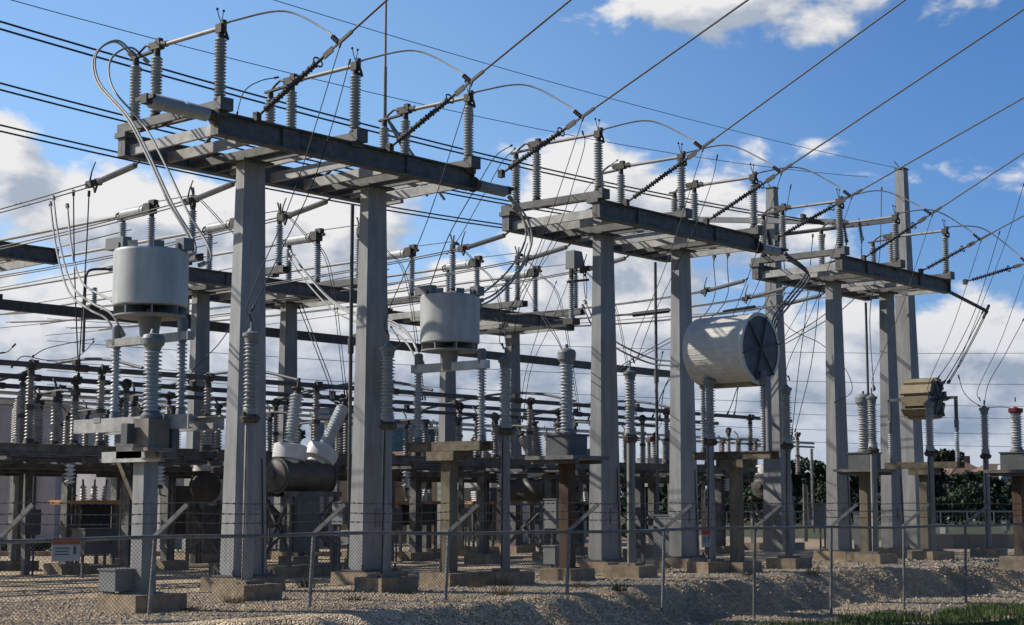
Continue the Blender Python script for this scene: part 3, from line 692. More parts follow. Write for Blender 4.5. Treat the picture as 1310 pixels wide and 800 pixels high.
# ------------------------------------------------------------------ voltage transformers
def make_cvt(t, tankw=.75, post='rust', hz=3.05, im='porcb', r=.2, L=1.75, cap='box', platm='beam'):
    obj('post', MB().bar((0, 0, .3), (0, 0, hz), .3, .3).box((0, 0, .32), (.5, .5, .04)), post, t)
    obj('platform', MB().box((0, 0, hz + .08), (1.5, 1.6, .1)).bar((-.5, -.75, hz), (-.5, .75, hz), .1, .14).bar((.5, -.75, hz), (.5, .75, hz), .1, .14), platm, t)
    obj('tank', MB().box((0, 0, hz + .13 + .27), (tankw, tankw, .54)).box((0, 0, hz + .68), (tankw + .08, tankw + .08, .04)).box((tankw / 2 + .06, .1, hz + .35), (.1, .3, .3)), 'boxd', t)
    i = obj('insulator', MB().sheds((0, 0, hz + .82), (0, 0, hz + .8 + L), r * .7, r, .08, 16, True), im, t)
    obj('base_flange', MB().lathe([(0, r * 1.15), (.06, r * 1.15), (.14, r * .8)], (0, 0, hz + .69)), 'box', i)
    obj('head', MB().lathe([(0, r * .85), (.05, r * .9), (.12, r * 1.2), (.3, r * 1.25), (.36, r * 1.1), (.42, r * .5)] if cap == 'box' else [(0, r * .8), (.04, r * 1.15), (.16, r * 1.15), (.18, r * .5), (.22, r * .12)], (0, 0, hz + .78 + L)).tube([(0, 0, hz + 1.15 + L), (0, 0, hz + 1.3 + L)], .05 if cap == 'box' else .02, 8), cap, t)
    obj('footing', MB().box((0, 0, .1), (1.0, 1.0, .42)), 'conc', t)
t = thing('voltage_transformer', 'grey voltage transformer with a rounded head on a rusty post before the middle gantry', 'transformer', (33.0, 26.5, 0), 'voltage transformers on posts'); make_cvt(t)
t = thing('voltage_transformer', 'blue grey voltage transformer with a bulbous head in front of the big drum', 'transformer', (17.95, 24.0, 0), 'voltage transformers on posts')
i = obj('insulator', MB().sheds((0, 0, 3.6), (0, 0, 4.72), .105, .168, .07, 18), 'porcb', t)
obj('head', MB().lathe([(0, .13), (.06, .15), (.12, .2), (.22, .215), (.29, .18), (.32, .07), (.4, .04)], (0, 0, 4.7), n=18), 'box', t)
obj('base_flange', MB().lathe([(0, .2), (.05, .2), (.14, .13)], (0, 0, 3.48)), 'box', t)
obj('tank', MB().box((0, 0, 3.2), (.46, .46, .54)).box((0, 0, 2.92), (.56, .56, .06)), 'tankbrown', t)
obj('side_box', MB().box((-.36, .2, 3.2), (.16, .18, .36)).box((.34, -.2, 3.15), (.14, .16, .4)), 'boxd', t)
obj('bracket_arm', MB().bar((0, 0, 2.88), (.6, 1.0, 2.88), .18, .2), 'galv', t)
t = thing('voltage_transformer', 'grey voltage transformer on a platform against the left column of the right gantry', 'transformer', (50.1, 27.2, 0), 'voltage transformers on posts'); make_cvt(t, .8, 'tanpost', 3.0, 'porcs', .22, 1.5)
t = thing('voltage_transformer', 'red capped instrument transformer standing at the right edge of the picture', 'transformer', at_z(1306, 712, .3).xy.to_3d(), 'voltage transformers on posts'); make_cvt(t, .8, 'rust', 2.9, 'porcw', .2, 1.15, 'red')
# red capped bushings further back
p = at_y(838, 590, 40)
t = thing('bus_support', 'red capped white insulator between the middle gantry columns', 'insulator', (p.x, 40, 3.3))
obj('insulator', MB().sheds((0, 0, .1), (0, 0, 1.3), .12, .18, .09, 14), 'porcw', t); obj('cap', MB().lathe([(0, .16), (.04, .22), (.18, .22), (.2, .08), (.35, .05)], (0, 0, 1.28)), 'red', t); obj('base', MB().box((0, 0, .05), (.5, .5, .1)), 'hw', t)

# ------------------------------------------------------------------ low rigid bus on its stands
rows = (36.0, 39.7, 43.1); RB = ('front', 'middle', 'back')
st0 = thing('bus_stand', 'x', 'steel frame', (0, 0, 0), 'low dark steel bus stands')
for nm, y in (('front_beam', -.75), ('back_beam', .75)):
    b = MB().ibeam((0, y, 3.3), (13.4, y, 3.3), .2, .26, .025); obj(nm, b, 'lowsteel', st0)
b = MB().ibeam((0, -.55, 2.88), (13.4, -.55, 2.88), .16, .14, .02); obj('lower_beam', b, 'lowbrown', st0)
for x in (1.0, 4.3, 7.6, 10.9, 12.9): obj('cross_beam', MB().ibeam((x, -.9, 3.13), (x, .9, 3.13), .16, .2, .02), 'lowsteel', st0)
for x in (1.2, 6.4, 11.8):
    l = obj('leg', MB().ibeam((x, 0, .3), (x, 0.001, 3.1), .26, .26, .03) if False else MB().box((x, 0, 1.68), (.05, .26, 2.8)).box((x - .13, 0, 1.68), (.03, .3, 2.8)).box((x + .13, 0, 1.68), (.03, .3, 2.8)).bar((x, -.8, 3.08), (x, .8, 3.08), .2, .1), 'lowsteel', st0)
    obj('footing', MB().box((x, 0, .1), (.9, .9, .42)), 'conc', l)
n_ = 0
for r_, Y in enumerate(rows):
    for s_, X in enumerate((14.5, 28.6, 42.7)):
        lb = f'dark low steel bus stand, {("left", "middle", "right")[s_]} one of the {RB[r_]} row'
        if n_ == 0: st0.location = (X, Y, 0); st0['label'] = lb
        else: dup(st0, (X + .6 * r_, Y, -.02 * r_), lb)
        n_ += 1
bi = thing('bus_insulator', 'x', 'insulator', (0, 0, 0), 'tan grey insulators carrying the low bus')
i = obj('insulator', MB().sheds((0, 0, .12), (0, 0, .88), .075, .132, .08, 12).sheds((0, 0, .98), (0, 0, 1.74), .07, .125, .08, 12), 'porct', bi)
obj('joint', MB().lathe([(0, .13), (.1, .13)], (0, 0, .88), n=12).lathe([(0, .16), (.13, .12)], (0, 0, 0), n=12), 'hw', bi)
obj('clamp', MB().lathe([(0, .1), (.12, .09)], (0, 0, 1.74), n=10).box((0, 0, 1.98), (.2, .2, .16)).box((.1, .0, 2.06), (.14, .16, .14)).ring((0, 0, 2.0), .14, .03, (1, 0, 0)), 'hw', bi)
n_ = 0
BPX = {0: (37, 128, 265, 404, 533, 678, 853, 960), 1: (27, 95, 160, 300, 437, 588, 715, 822, 905, 1000), 2: (75, 215, 352, 490, 632, 770, 868, 932, 1020)}
for r_, Y in enumerate(rows):
    for k, px in enumerate(BPX[r_]):
        p = at_y(px, 560, Y)
        lb = f'tan grey two-piece bus insulator, {(ORD + ("tenth",))[k]} from the left in the {RB[r_]} row'
        if n_ == 0: bi.location = (p.x, Y, 3.45); bi['label'] = lb
        else: dup(bi, (p.x, Y, 3.45), lb, random.uniform(-.5, .5))
        n_ += 1
    t = thing('bus_bar', f'long grey tube bus on the {RB[r_]} row of tan insulators', 'tube', (13, Y, 5.46), 'low tube buses')
    obj('tube', MB().tube([(0, 0, 0), (24, 0, 0), (47, 0, 0)], .075, 10), 'galvd', t)
    m = MB()
    for x in (6, 11.5, 17.2, 23, 29, 36): m.lathe([(0, .1), (.35, .1)], (x + r_, 0, 0), (1, 0, 0), 10).box((x + r_, 0, .12), (.16, .16, .18))
    obj('coupler', m, 'hw', t)
# cross buses running back
for n_, (x, z) in enumerate(((20.5, 6.0), (26.3, 5.9), (31.8, 6.0), (37.5, 5.9), (44.8, 5.9), (51.0, 5.9))):
    wire('bus_bar', spl([(x, 35.6, 5.55), (x + .1, 37.5, 5.9), (x + .3, 40, 5.95), (x + .3, 43.4, 5.55)], 6), .045, 'greyw', f'curved grey jumper bar crossing the low buses, {ORD[n_]} from the left', 'tube', 'jumper bars across the low bus', 8)

for n_, (ya, Yt) in enumerate(((508, 52), (516, 54), (524, 56))):
    z = at_y(100, ya, Yt).z; x0 = at_y(-40, ya, Yt).x; x1 = at_y(1040 if n_ else 420, ya, Yt).x
    t = thing('bus_bar', f'bright far tube bus behind the tan insulator rows, {ORD[n_]} from the top', 'tube', (x0, Yt, z), 'bright far tube buses')
    obj('tube', MB().tube([(0, 0, 0), ((x1 - x0) / 2, 0, 0), (x1 - x0, 0, 0)], .07, 10), 'alu', t)
    xx = 2.0
    while xx < x1 - x0:
        i = obj('insulator', MB().sheds((xx, 0, -1.5), (xx, 0, -.1), .08, .14, .085, 10), 'porct', t); obj('post', MB().box((xx, 0, -1.5 - (z - 1.5) / 2), (.16, .16, z - 1.5)), 'lowsteel', i); xx += 5.5
# low disconnect switches between the bus rows
ls0 = thing('low_switch', 'x', 'switch', (0, 0, 0), 'low disconnect switches on the bus stands')
obj('base_channel', MB().channel((0, -1.1, .06), (0, 1.1, .06), .16, .12), 'lowsteel', ls0)
for y in (-.9, 0, .9):
    i = obj('insulator', MB().sheds((0, y, .2), (0, y, 1.25), .075, .135, .085, 12), 'porct', ls0)
    obj('base_cap', MB().lathe([(0, .12), (.1, .1)], (0, y, .1), n=10), 'hw', i); obj('top_cap', MB().lathe([(0, .09), (.16, .08)], (0, y, 1.25), n=10).box((0, y, 1.47), (.16, .22, .14)), 'hw', i)
obj('blade', MB().tube([(0, -.95, 1.5), (0, -.2, 1.56), (0, .9, 1.5)], .045, 8), 'galvd', ls0)
obj('blade_arm', MB().tube([(0, 0, 1.5), (.05, .1, 1.75), (.1, .3, 1.9)], .03, 6).tube([(0, .9, 1.5), (-.05, 1.1, 1.72)], .03, 6), 'hw', ls0)
n_ = 0
LSP = {0: (70, 170, 300, 470, 610, 735, 880), 1: (50, 200, 345, 520, 655, 800, 945), 2: (110, 250, 400, 560, 700, 830, 985)}
for r_, Y in enumerate((37.8, 41.4, 44.9)):
    for k, px in enumerate(LSP[r_]):
        p = at_y(px, 560, Y); lb = f'low disconnect switch on three tan insulators, {ORD[k]} from the left, {RB[r_]} row'
        if n_ == 0: ls0.location = (p.x, Y, 3.42); ls0['label'] = lb
        else: dup(ls0, (p.x, Y, 3.42), lb, random.uniform(-.2, .2))
        n_ += 1
hi0 = thing('hanging_insulator', 'x', 'insulator', (0, 0, 0), 'short insulators under the bus stands')
obj('sheds', MB().sheds((0, 0, -.1), (0, 0, -.6), .07, .14, .09, 12), 'porcl', hi0); obj('end_cap', MB().lathe([(0, .09), (.1, .09)], (0, 0, -.7), n=10).tube([(0, 0, -.68), (.1, .1, -.85), (.3, .1, -.9)], .02, 5), 'hw', hi0)
for k, px in enumerate((90, 205, 350, 520, 640, 770, 930)):
    p = at_y(px, 590, 35.2); lb = f'short pale insulator hanging under the front bus stand, {ORD[k]} from the left'
    if k == 0: hi0.location = (p.x, 35.2, 3.05); hi0['label'] = lb
    else: dup(hi0, (p.x, 35.2, 3.05), lb)
# slim steel posts with pipes behind the bus, and junction boxes on them
jp0 = thing('junction_post', 'x', 'post', (0, 0, 0), 'slim steel posts with junction boxes')
obj('post', MB().box((0, 0, 1.5), (.18, .18, 3.0)), 'lowsteel', jp0); obj('box', MB().box((0, -.2, 1.45), (.5, .22, .7)).box((0, -.32, 1.45), (.44, .02, .62)), 'boxd', jp0)
obj('conduit', MB().tube([(.16, -.12, .0), (.16, -.12, 1.15)], .03, 6), 'galvd', jp0); obj('conduit', MB().tube([(-.14, -.12, 1.8), (-.14, -.1, 2.9)], .03, 6), 'galvd', jp0)
for k, px in enumerate((35, 250, 340, 500, 590, 680, 815, 900, 1030)):
    p = at_y(px, 650, 40 + (k % 3) * 2.2); lb = f'slim dark post with a junction box among the bus legs, {ORD[k]} from the left'
    if k == 0: jp0.location = (p.x, p.y, 0); jp0['label'] = lb
    else: dup(jp0, (p.x, p.y, 0), lb, .4 * (k % 3))

# ------------------------------------------------------------------ circuit breakers
def make_breaker(t, npole=1, im='porcl'):
    for k in range(npole):
        y = (k - (npole - 1) / 2) * 1.5
        tk = obj('tank', MB().lathe([(0, .2), (.06, .42), (.14, .46), (1.9, .46), (1.98, .42), (2.04, .2)], (-1.02, y, 2.72), (1, 0, 0), 24, False), 'tank', t)
        obj('end_flange', MB().lathe([(0, .5), (.05, .5)], (-.9, y, 2.72), (1, 0, 0), 24), 'boxd', tk)
        obj('end_flange', MB().lathe([(0, .5), (.05, .5)], (.86, y, 2.72), (1, 0, 0), 24), 'boxd', tk)
        obj('end_hub', MB().lathe([(0, .12), (.1, .12)], (-1.1, y, 2.72), (1, 0, 0), 10), 'boxd', tk)
        for s, a in ((-1, .15), (1, .54)):
            d = Vector((math.sin(a), 0, math.cos(a))); p = Vector((s * .5, y, 2.95))
            obj('current_transformer', MB().lathe([(0, .3), (.1, .3), (.12, .46), (.5, .46), (.53, .40)], p + d * .1, d, 28), 'ctwhite', t)
            bs = obj('bushing', MB().sheds(p + d * .72, p + d * 2.05, .12, .2 if s < 0 else .19, .085, 16), im, t)
            obj('terminal', MB().lathe([(0, .1), (.12, .1), (.2, .05), (.45, .04)], p + d * 2.05, d, 10).ring(p + d * 2.2, .16, .03, d), 'hw', bs)
    w = (npole - 1) * .75 + .5
    f = MB()
    for sx in (-.85, .85):
        for sy in (-w, w): f.bar((sx, sy, .3), (sx, sy, 2.2), .1, .1)
        f.bar((sx, -w, .6), (sx, w, 2.1), .07, .07).bar((sx, w, .6), (sx, -w, 2.1), .07, .07)
    for sy in (-w, w): f.bar((-.85, sy, .6), (.85, sy, 2.1), .07, .07).bar((.85, sy, .6), (-.85, sy, 2.1), .07, .07).bar((-1, sy, 2.22), (1, sy, 2.22), .12, .14)
    obj('leg_frame', f, 'lowsteel', t)
    obj('mechanism_cabinet', MB().box((-.3, -w + .2, 1.4), (.9, .6, 1.5)).box((-.3, -w - .11, 1.4), (.8, .02, 1.35)), 'boxd', t)
    obj('footing', MB().box((0, 0, .1), (2.4, 2 * w + .7, .4)), 'conc', t)
p = at_y(385, 640, 33.8)
t = thing('circuit_breaker', 'grey tank circuit breaker with splayed bushings between the columns of the left gantry', 'breaker', (p.x, 33.8, 0), 'tank circuit breakers'); make_breaker(t)
p = at_y(988, 640, 37.5)
t = thing('circuit_breaker', 'tank circuit breaker with braced legs left of the right gantry', 'breaker', (p.x, 37.5, 0), 'tank circuit breakers'); make_breaker(t)
p = at_y(695, 640, 38.0)
t = thing('circuit_breaker', 'two-tank circuit breaker behind the rusty post in the centre', 'breaker', (p.x, 38.0, -.25), 'tank circuit breakers', R(92)); make_breaker(t, 2, 'porct')
p = at_y(262, 640, 41)
t = thing('circuit_breaker', 'tank circuit breaker end-on left of the left gantry column', 'breaker', (p.x, 41.0, -.25), 'tank circuit breakers', R(51)); make_breaker(t, 1, 'porct')
# reclosers with white bushings over a frame coloured orange as if sunlit
def make_recloser(t):
    obj('tank', MB().box((0, 0, 1.55), (1.0, .8, .7)).box((0, 0, 1.93), (1.15, .95, .06)), 'black', t)
    obj('frame', MB().box((0, -.45, 2.0), (2.0, .1, .1)).box((0, .45, 2.0), (2.0, .1, .1)).box((-.95, 0, 2.0), (.1, .9, .12)).box((.95, 0, 2.0), (.1, .9, .12)), 'orange', t)
    l = MB()
    for sx in (-.6, .6):
        for sy in (-.4, .4): l.bar((sx, sy, .2), (sx, sy, 1.95), .09, .09)
    obj('legs', l, 'lowsteel', t)
    for sx in (-.35, 0, .35):
        for sy in (-.22, .22):
            a = Vector((sx * .25, sy * .5, 1)).normalized(); b = obj('bushing', MB().sheds(Vector((sx, sy, 1.98)), Vector((sx, sy, 1.98)) + a * .5, .05, .1, .08, 10), 'porcw', t)
            obj('terminal', MB().tube([Vector((sx, sy, 1.98)) + a * .5, Vector((sx, sy, 1.98)) + a * .68], .025, 6), 'hw', b)
    obj('footing', MB().box((0, 0, .05), (1.6, 1.2, .35)), 'conc', t)
r0 = thing('recloser', 'x', 'recloser', (0, 0, 0), 'reclosers with white bushings'); make_recloser(r0)
for n_, (px, Y, lb) in enumerate(((112, 40, 'recloser with white bushings on an orange frame at the left, before the panelled building'), (535, 41, 'recloser with white bushings on an orange frame before the tan building'), (757, 44, 'recloser with white bushings half hidden beside the middle gantry column'), (615, 45, 'recloser with white bushings behind the third arrester pole'))):
    p = at_y(px, 680, Y)
    if n_ == 0: r0.location = (p.x, Y, 0); r0['label'] = lb
    else: dup(r0, (p.x, Y, 0), lb, .3 * n_)

# ------------------------------------------------------------------ operating rods and mechanism boxes
def oprod(px, Y, ztop, lb, glb):
    p = at_y(px, 600, Y)
    t = thing('operating_rod', lb, 'rod', (p.x, Y, 0), 'vertical switch operating rods')
    obj('rod', MB().lathe([(0, .05), (ztop - 1.2, .05)], (0, 0, 1.2), n=8, smooth=True).lathe([(0, .08), (.4, .08)], (0, 0, 5.9), n=8), 'galvd', t)
    obj('gear_box', MB().box((0, 0, 1.1), (.3, .3, .35)).bar((0, -.1, 1.15), (-.75, -.3, 1.2), .07, .12), 'box', t)
    obj('bracket', MB().bar((0, 0, 1.0), (.0, .6, 1.0), .1, .1).box((0, .6, .6), (.1, .1, 1.2)), 'galvd', t)
oprod(447, 31.1, 9.9, 'dark vertical operating rod beside the right column of the left gantry', '')
oprod(841, 31.1, 9.9, 'dark vertical operating rod between the columns of the middle gantry', '')
oprod(1113, 31.1, 9.9, 'dark vertical operating rod between the columns of the right gantry', '')
def mbox(px, py, Y, d, z, lb, m_='box', leg=True):
    p = at_y(px, py, Y)
    t = thing('control_cabinet', lb, 'cabinet', (p.x, Y, 0), 'small grey control cabinets')
    obj('cabinet', MB().box((0, 0, z), d).box((0, 0, z + d[2] / 2 + .02), (d[0] + .06, d[1] + .06, .03)).box((0, -d[1] / 2 - .012, z), (d[0] * .86, .02, d[2] * .86)), m_, t)
    obj('handle', MB().box((d[0] * .28, -d[1] / 2 - .04, z), (.03, .04, .14)), 'dark', t)
    if leg:
        l = MB()
        for s in (-1, 1): l.box((s * d[0] * .35, 0, (z - d[2] / 2) / 2), (.06, .06, z - d[2] / 2))
        obj('legs', l, 'galvd', t)
mbox(712, 660, 31, (.6, .45, .85), 1.65, 'tall grey cabinet on a stand left of the rusty post')
mbox(709, 712, 27.2, (.42, .4, .45), .62, 'small grey box on short legs left of the rusty post')
mbox(856, 690, 30.6, (.75, .7, 1.35), .9, 'pale grey mechanism cabinet between the columns of the middle gantry')
mbox(120, 708, 37, (1.0, .6, .65), .95, 'dark grey box on legs behind the orange headed fence sign', 'boxd')
mbox(440, 690, 31.4, (.5, .4, .55), 1.7, 'pale switch cabinet left of the right column of the left gantry')
mbox(1052, 660, 33, (.5, .4, .9), 1.5, 'grey cabinet behind the far right arrester stand with a narrow body')
mbox(1108, 690, 29.3, (.7, .6, 1.3), .95, 'pale grey mechanism cabinet left of the right column of the right gantry')
mbox(832, 603, 45, (1.3, .6, 1.3), 3.4, 'white box raised between the columns of the middle gantry', 'white')
mbox(230, 655, 43, (1.0, .8, 1.6), 1.7, 'olive grey cabinet with a white top beside the near left column', 'boxd')
mbox(1208, 690, 38, (.3, .3, .5), .55, 'small white box on a post beside the far right pole', 'white')
mbox(1287, 695, 38, (.4, .3, .5), .75, 'small pale box on legs near the right edge', 'box')
# floodlight style box on its insulator
p = at_y(738, 332, 33)
t = thing('switch_motor_box', 'grey box with a sloped side on a thin insulator left of the middle gantry', 'switch', (p.x, 33, 0), None)
z1 = p.z
obj('box', MB().frus((-.08, 0, z1 - .28), (.52, .42), (-.12, 0, z1 + .25), (.38, .32)).box((-.33, 0, z1 - .05), (.08, .36, .6)), 'box', t)
obj('insulator', MB().sheds((-.3, 0, z1 - 2.0), (-.3, 0, z1 - .7), .06, .1, .07, 12), 'porcb', t)
obj('bracket', MB().bar((-.3, 0, z1 - .75), (-.3, 0, z1 - .3), .1, .1).bar((-.5, 0, z1 - .8), (.6, 0, z1 - .62), .08, .08).box((-.3, 0, z1 - 2.1), (.4, .4, .2)), 'hw', t)
obj('hanger', MB().tube(spl([(.35, 0, z1 - .4), (.4, 0, z1 - 1.0), (.55, .05, z1 - 1.25), (.65, .1, z1 - .9), (.6, .1, z1 - .4)], 5), .014, 5).bar((-.3, 0, z1 - 2.2), (-.3, 6, z1 - 2.2), .1, .1), 'dark', t)

# ------------------------------------------------------------------ heavy connecting cables
def bundle(pts3, offs, r, m_, lb, grp=None):
    wires('jumper_cable', [spl([Vector(p) + Vector(o) for p in pts3], 7) for o in offs], r, m_, lb, 'cable', grp, 6)
bundle([(22.1, 30.5, 12.25), at_y(150, 52, 30.6), at_y(124, 68, 30.4), at_y(127, 105, 29.6), at_y(165, 150, 28), at_y(192, 200, 27), at_y(220, 260, 26), at_y(244, 300, 25.3), at_y(250, 322, 24.9), at_y(235, 330, 24.8)],
       ((0, 0, 0), (.12, .25, .04), (.3, -.1, -.12)), .025, 'cable', 'one of three thick bright cables looping from the left gantry down to the large drum')
bundle([at_y(68, 252, 34), at_y(76, 310, 32), at_y(92, 365, 29), at_y(118, 388, 27), at_y(143, 402, 26.2), at_y(158, 430, 25.9)], ((0, 0, 0), (.25, .5, -.05)), .024, 'cable', 'one of two bright cables swinging from the left bus wires under the large drum')
bundle([at_y(86, 262, 34), at_y(92, 320, 32), at_y(104, 360, 29), at_y(130, 378, 27), at_y(146, 385, 25.7)], ((0, 0, 0),), .024, 'cable', 'single bright cable swinging from the left bus wires to the side of the large drum')
bundle([at_y(659, 258, 27.4), at_y(676, 283, 27.4), at_y(680, 312, 27.3), at_y(664, 345, 27.2), at_y(636, 374, 27.1), at_y(613, 386, 27)], ((0, 0, 0), (-.25, 0, .1), (.05, .1, -.12)), .028, 'cable', 'one of three pale cables curving from the left gantry end down to the smaller drum')
bundle([at_y(1005, 327, 27.4), at_y(1028, 343, 27.4), at_y(1033, 354, 27.4), at_y(1012, 382, 27.2), at_y(992, 410, 26.6), at_y(985, 450, 26.2)], ((0, 0, 0), (-.1, 0, .08), (.08, 0, -.1)), .032, 'greyw', 'one of three thick grey cables from the middle gantry end down to the cream cylinder')
bundle([at_y(373, 325, 40), at_y(398, 358, 38), at_y(432, 392, 36), at_y(470, 408, 33.5), at_y(500, 414, 31), at_y(525, 432, 29), at_y(541, 466, 28)], ((0, 0, 0), (.12, .2, .12), (.0, .1, -.16)), .028, 'cable', 'one of three grey cables sweeping behind the left gantry to the smaller drum')
bundle([at_y(748, 385, 33), at_y(765, 418, 32), at_y(792, 440, 31), at_y(835, 459, 30), at_y(870, 463, 29), at_y(893, 470, 28.3)], ((0, 0, 0), (0, .1, -.14)), .028, 'greyw', 'one of two dark cables sagging behind the middle gantry to the cream cylinder')
# end arm of the right gantry
t = thing('end_arm', 'short dark pipe arm with a T end jutting from the right gantry', 'arm', (57.3, 27.4, 10.0))
q0 = at_y(1262, 398, 27.0) - Vector((57.3, 27.4, 10.0))
obj('pipe', MB().tube([(0, 0, 0), q0], .07, 8), 'galvd', t); obj('tee', MB().bar(q0 + Vector((-.3, .0, -.3)), q0 + Vector((.25, 0, .25)), .08, .08), 'hw', t)
q1 = at_y(1262, 398, 27.0)
bundle([q1, at_y(1246, 430, 27), at_y(1229, 462, 27), at_y(1212, 490, 27)], ((0, 0, 0), (.12, 0, 0), (-.08, .1, 0)), .018, 'dark', 'one of three thin dark cables from the end arm down to the slatted wave trap')
for n_, (pts, lb) in enumerate((
    (((1279, 296), (1250, 390), (1222, 450), (1200, 484)), 'long thin wire from the upper right line down to the slatted wave trap'),
    (((1226, 480), (1232, 500), (1242, 512), (1254, 520)), 'short drooping wire from the slatted trap cables to the last arrester'),
    (((1310, 408), (1285, 455), (1265, 490), (1259, 518)), 'curved wire rising from the last arrester to the right edge'),
    (((1263, 522), (1280, 521), (1295, 523), (1301, 530)), 'short wire bridging the last arrester and the red capped transformer'))):
    wire('connecting_wire', spl([at_y(x, y, 26.4) for x, y in pts], 6), .014, 'dark', lb, 'wire')
# more free hanging connections: droppers, loops and dark leads
def hang(pts, Y0, Y1, r, m_, lb, grp='thin hanging wires'):
    n = len(pts); wire('hanging_wire', spl([at_y(x, y, Y0 + (Y1 - Y0) * i / (n - 1)) for i, (x, y) in enumerate(pts)], 6), r, m_, lb, 'wire', grp)
hang(((448, 76), (425, 160), (398, 240), (360, 320), (322, 398)), 27.3, 26.2, .012, 'dark', 'thin wire slanting across the left gantry from its middle switch')
hang(((302, 150), (312, 118), (332, 104), (356, 99)), 30.0, 30.45, .014, 'dark', 'short dark loop under the middle switch of the left gantry')
hang(((655, 186), (634, 200), (612, 235), (575, 300), (548, 372)), 30.5, 27.2, .014, 'dark', 'dark lead looping from the middle gantry down to the smaller drum top')
hang(((659, 190), (642, 208), (624, 240), (590, 300), (572, 325)), 30.5, 40, .014, 'dark', 'dark lead looping from the middle gantry back to the second row')
hang(((790, 205), (768, 222), (742, 255), (700, 330), (650, 395)), 30.5, 42, .013, 'dark', 'long dark lead from the middle switch of the middle gantry to the second row')
hang(((600, 118), (605, 150), (600, 170)), 27.3, 27.4, .012, 'dark', 'short dark lead beside the right switch of the left gantry')
hang(((745, 168), (748, 185), (735, 230), (715, 290), (668, 385), (655, 445)), 25, 26.2, .011, 'dark', 'long thin wire from the third line past the middle gantry end')
hang(((918, 198), (910, 235), (885, 300), (838, 400), (815, 460)), 25, 26.2, .011, 'dark', 'long thin wire crossing the right column of the middle gantry')
hang(((1012, 236), (1000, 290), (960, 385), (922, 450), (910, 480)), 25, 26.2, .011, 'dark', 'long thin wire in front of the cream cylinder')
hang(((94, 243), (95, 330), (98, 420), (101, 485)), 36, 37, .018, 'dark', 'left dark vertical lead dropping between the left bus wires and the low bus')
hang(((114, 244), (110, 330), (104, 420), (100, 487)), 36, 37, .018, 'dark', 'right dark vertical lead dropping between the left bus wires and the low bus')
hang(((20, 440), (10, 450), (0, 452)), 44, 44, .014, 'dark', 'short dark loop at the left edge')
hang(((120, 434), (95, 438), (60, 446), (42, 456)), 45, 38, .014, 'dark', 'thin dark loop from the second bent rod back to the first bus insulator')
hang(((120, 437), (108, 450), (92, 459), (60, 461), (30, 456), (15, 470)), 45, 36, .014, 'dark', 'second thin dark loop hanging above the left low bus')
hang(((310, 395), (280, 440), (250, 470), (241, 490)), 36, 40, .016, 'dark', 'curved dark lead left of the left column of the left gantry')
hang(((382, 392), (405, 450), (420, 490), (424, 512)), 44, 34, .018, 'dark', 'dark lead dropping to the right bushing of the left breaker, outer one')
hang(((387, 392), (409, 450), (424, 490), (427, 512)), 44, 34, .018, 'dark', 'dark lead dropping to the right bushing of the left breaker, inner one')
hang(((370, 510), (395, 500), (415, 508), (434, 518)), 34, 34, .025, 'greyw', 'curved grey lead joining the two bushings of the left breaker')
hang(((660, 345), (690, 400), (715, 440), (727, 478)), 42, 26.5, .014, 'dark', 'dark lead falling to the head of the rusty post transformer, left strand')
hang(((694, 400), (712, 430), (724, 460), (728, 478)), 42, 26.5, .014, 'dark', 'dark lead falling to the head of the rusty post transformer, right strand')
hang(((712, 360), (690, 420), (672, 480), (664, 540)), 42, 38, .013, 'dark', 'thin wire falling right of the second row column, left strand')
hang(((728, 358), (705, 415), (680, 470), (668, 540)), 42, 38, .013, 'dark', 'thin wire falling right of the second row column, right strand')
hang(((700, 300), (680, 350), (655, 400)), 40, 42, .013, 'dark', 'short thin wire crossing above the second row right gantry')
hang(((1128, 240), (1125, 330), (1113, 400), (1118, 500)), 30, 26.2, .016, 'dark', 'dark lead falling between the columns of the right gantry')
hang(((985, 385), (1010, 420), (1050, 440), (1080, 470), (1090, 500), (1068, 515)), 32, 27.2, .014, 'dark', 'dark lead from the cream cylinder to the transformer by the right gantry')
bt = at_y(988, 640, 37.5).x + 1.74
for n_, (x_, lb) in enumerate(((1040, 'left'), (1055, 'right'))):
    wire('hanging_wire', spl([at_y(x_, 300, 33), at_y(x_ - 9, 400, 35), at_y(x_ - 18, 470, 36.6), Vector((bt + .08 * n_, 37.5 - .1 * n_, 5.1))], 6), .018, 'dark', f'{lb} dark lead falling to the bushing of the breaker by the right gantry', 'wire', 'thin hanging wires')
hang(((1046, 355), (1010, 420), (975, 480)), 30, 36, .012, 'dark', 'thin wire crossing behind the cream cylinder end')
hang(((848, 450), (838, 500), (846, 540), (836, 555)), 33, 40, .014, 'dark', 'wavy dark lead down to the red capped insulator')
hang(((500, 418), (512, 440), (497, 446)), 30, 26.2, .014, 'dark', 'short dark lead at the head of the second arrester')
hang(((632, 405), (645, 425), (648, 450)), 42, 26.2, .012, 'dark', 'short dark lead at the head of the third arrester')
hang(((1310, 235), (1290, 300), (1260, 380), (1225, 470)), 25, 30, .012, 'dark', 'long thin wire slanting down near the right edge')
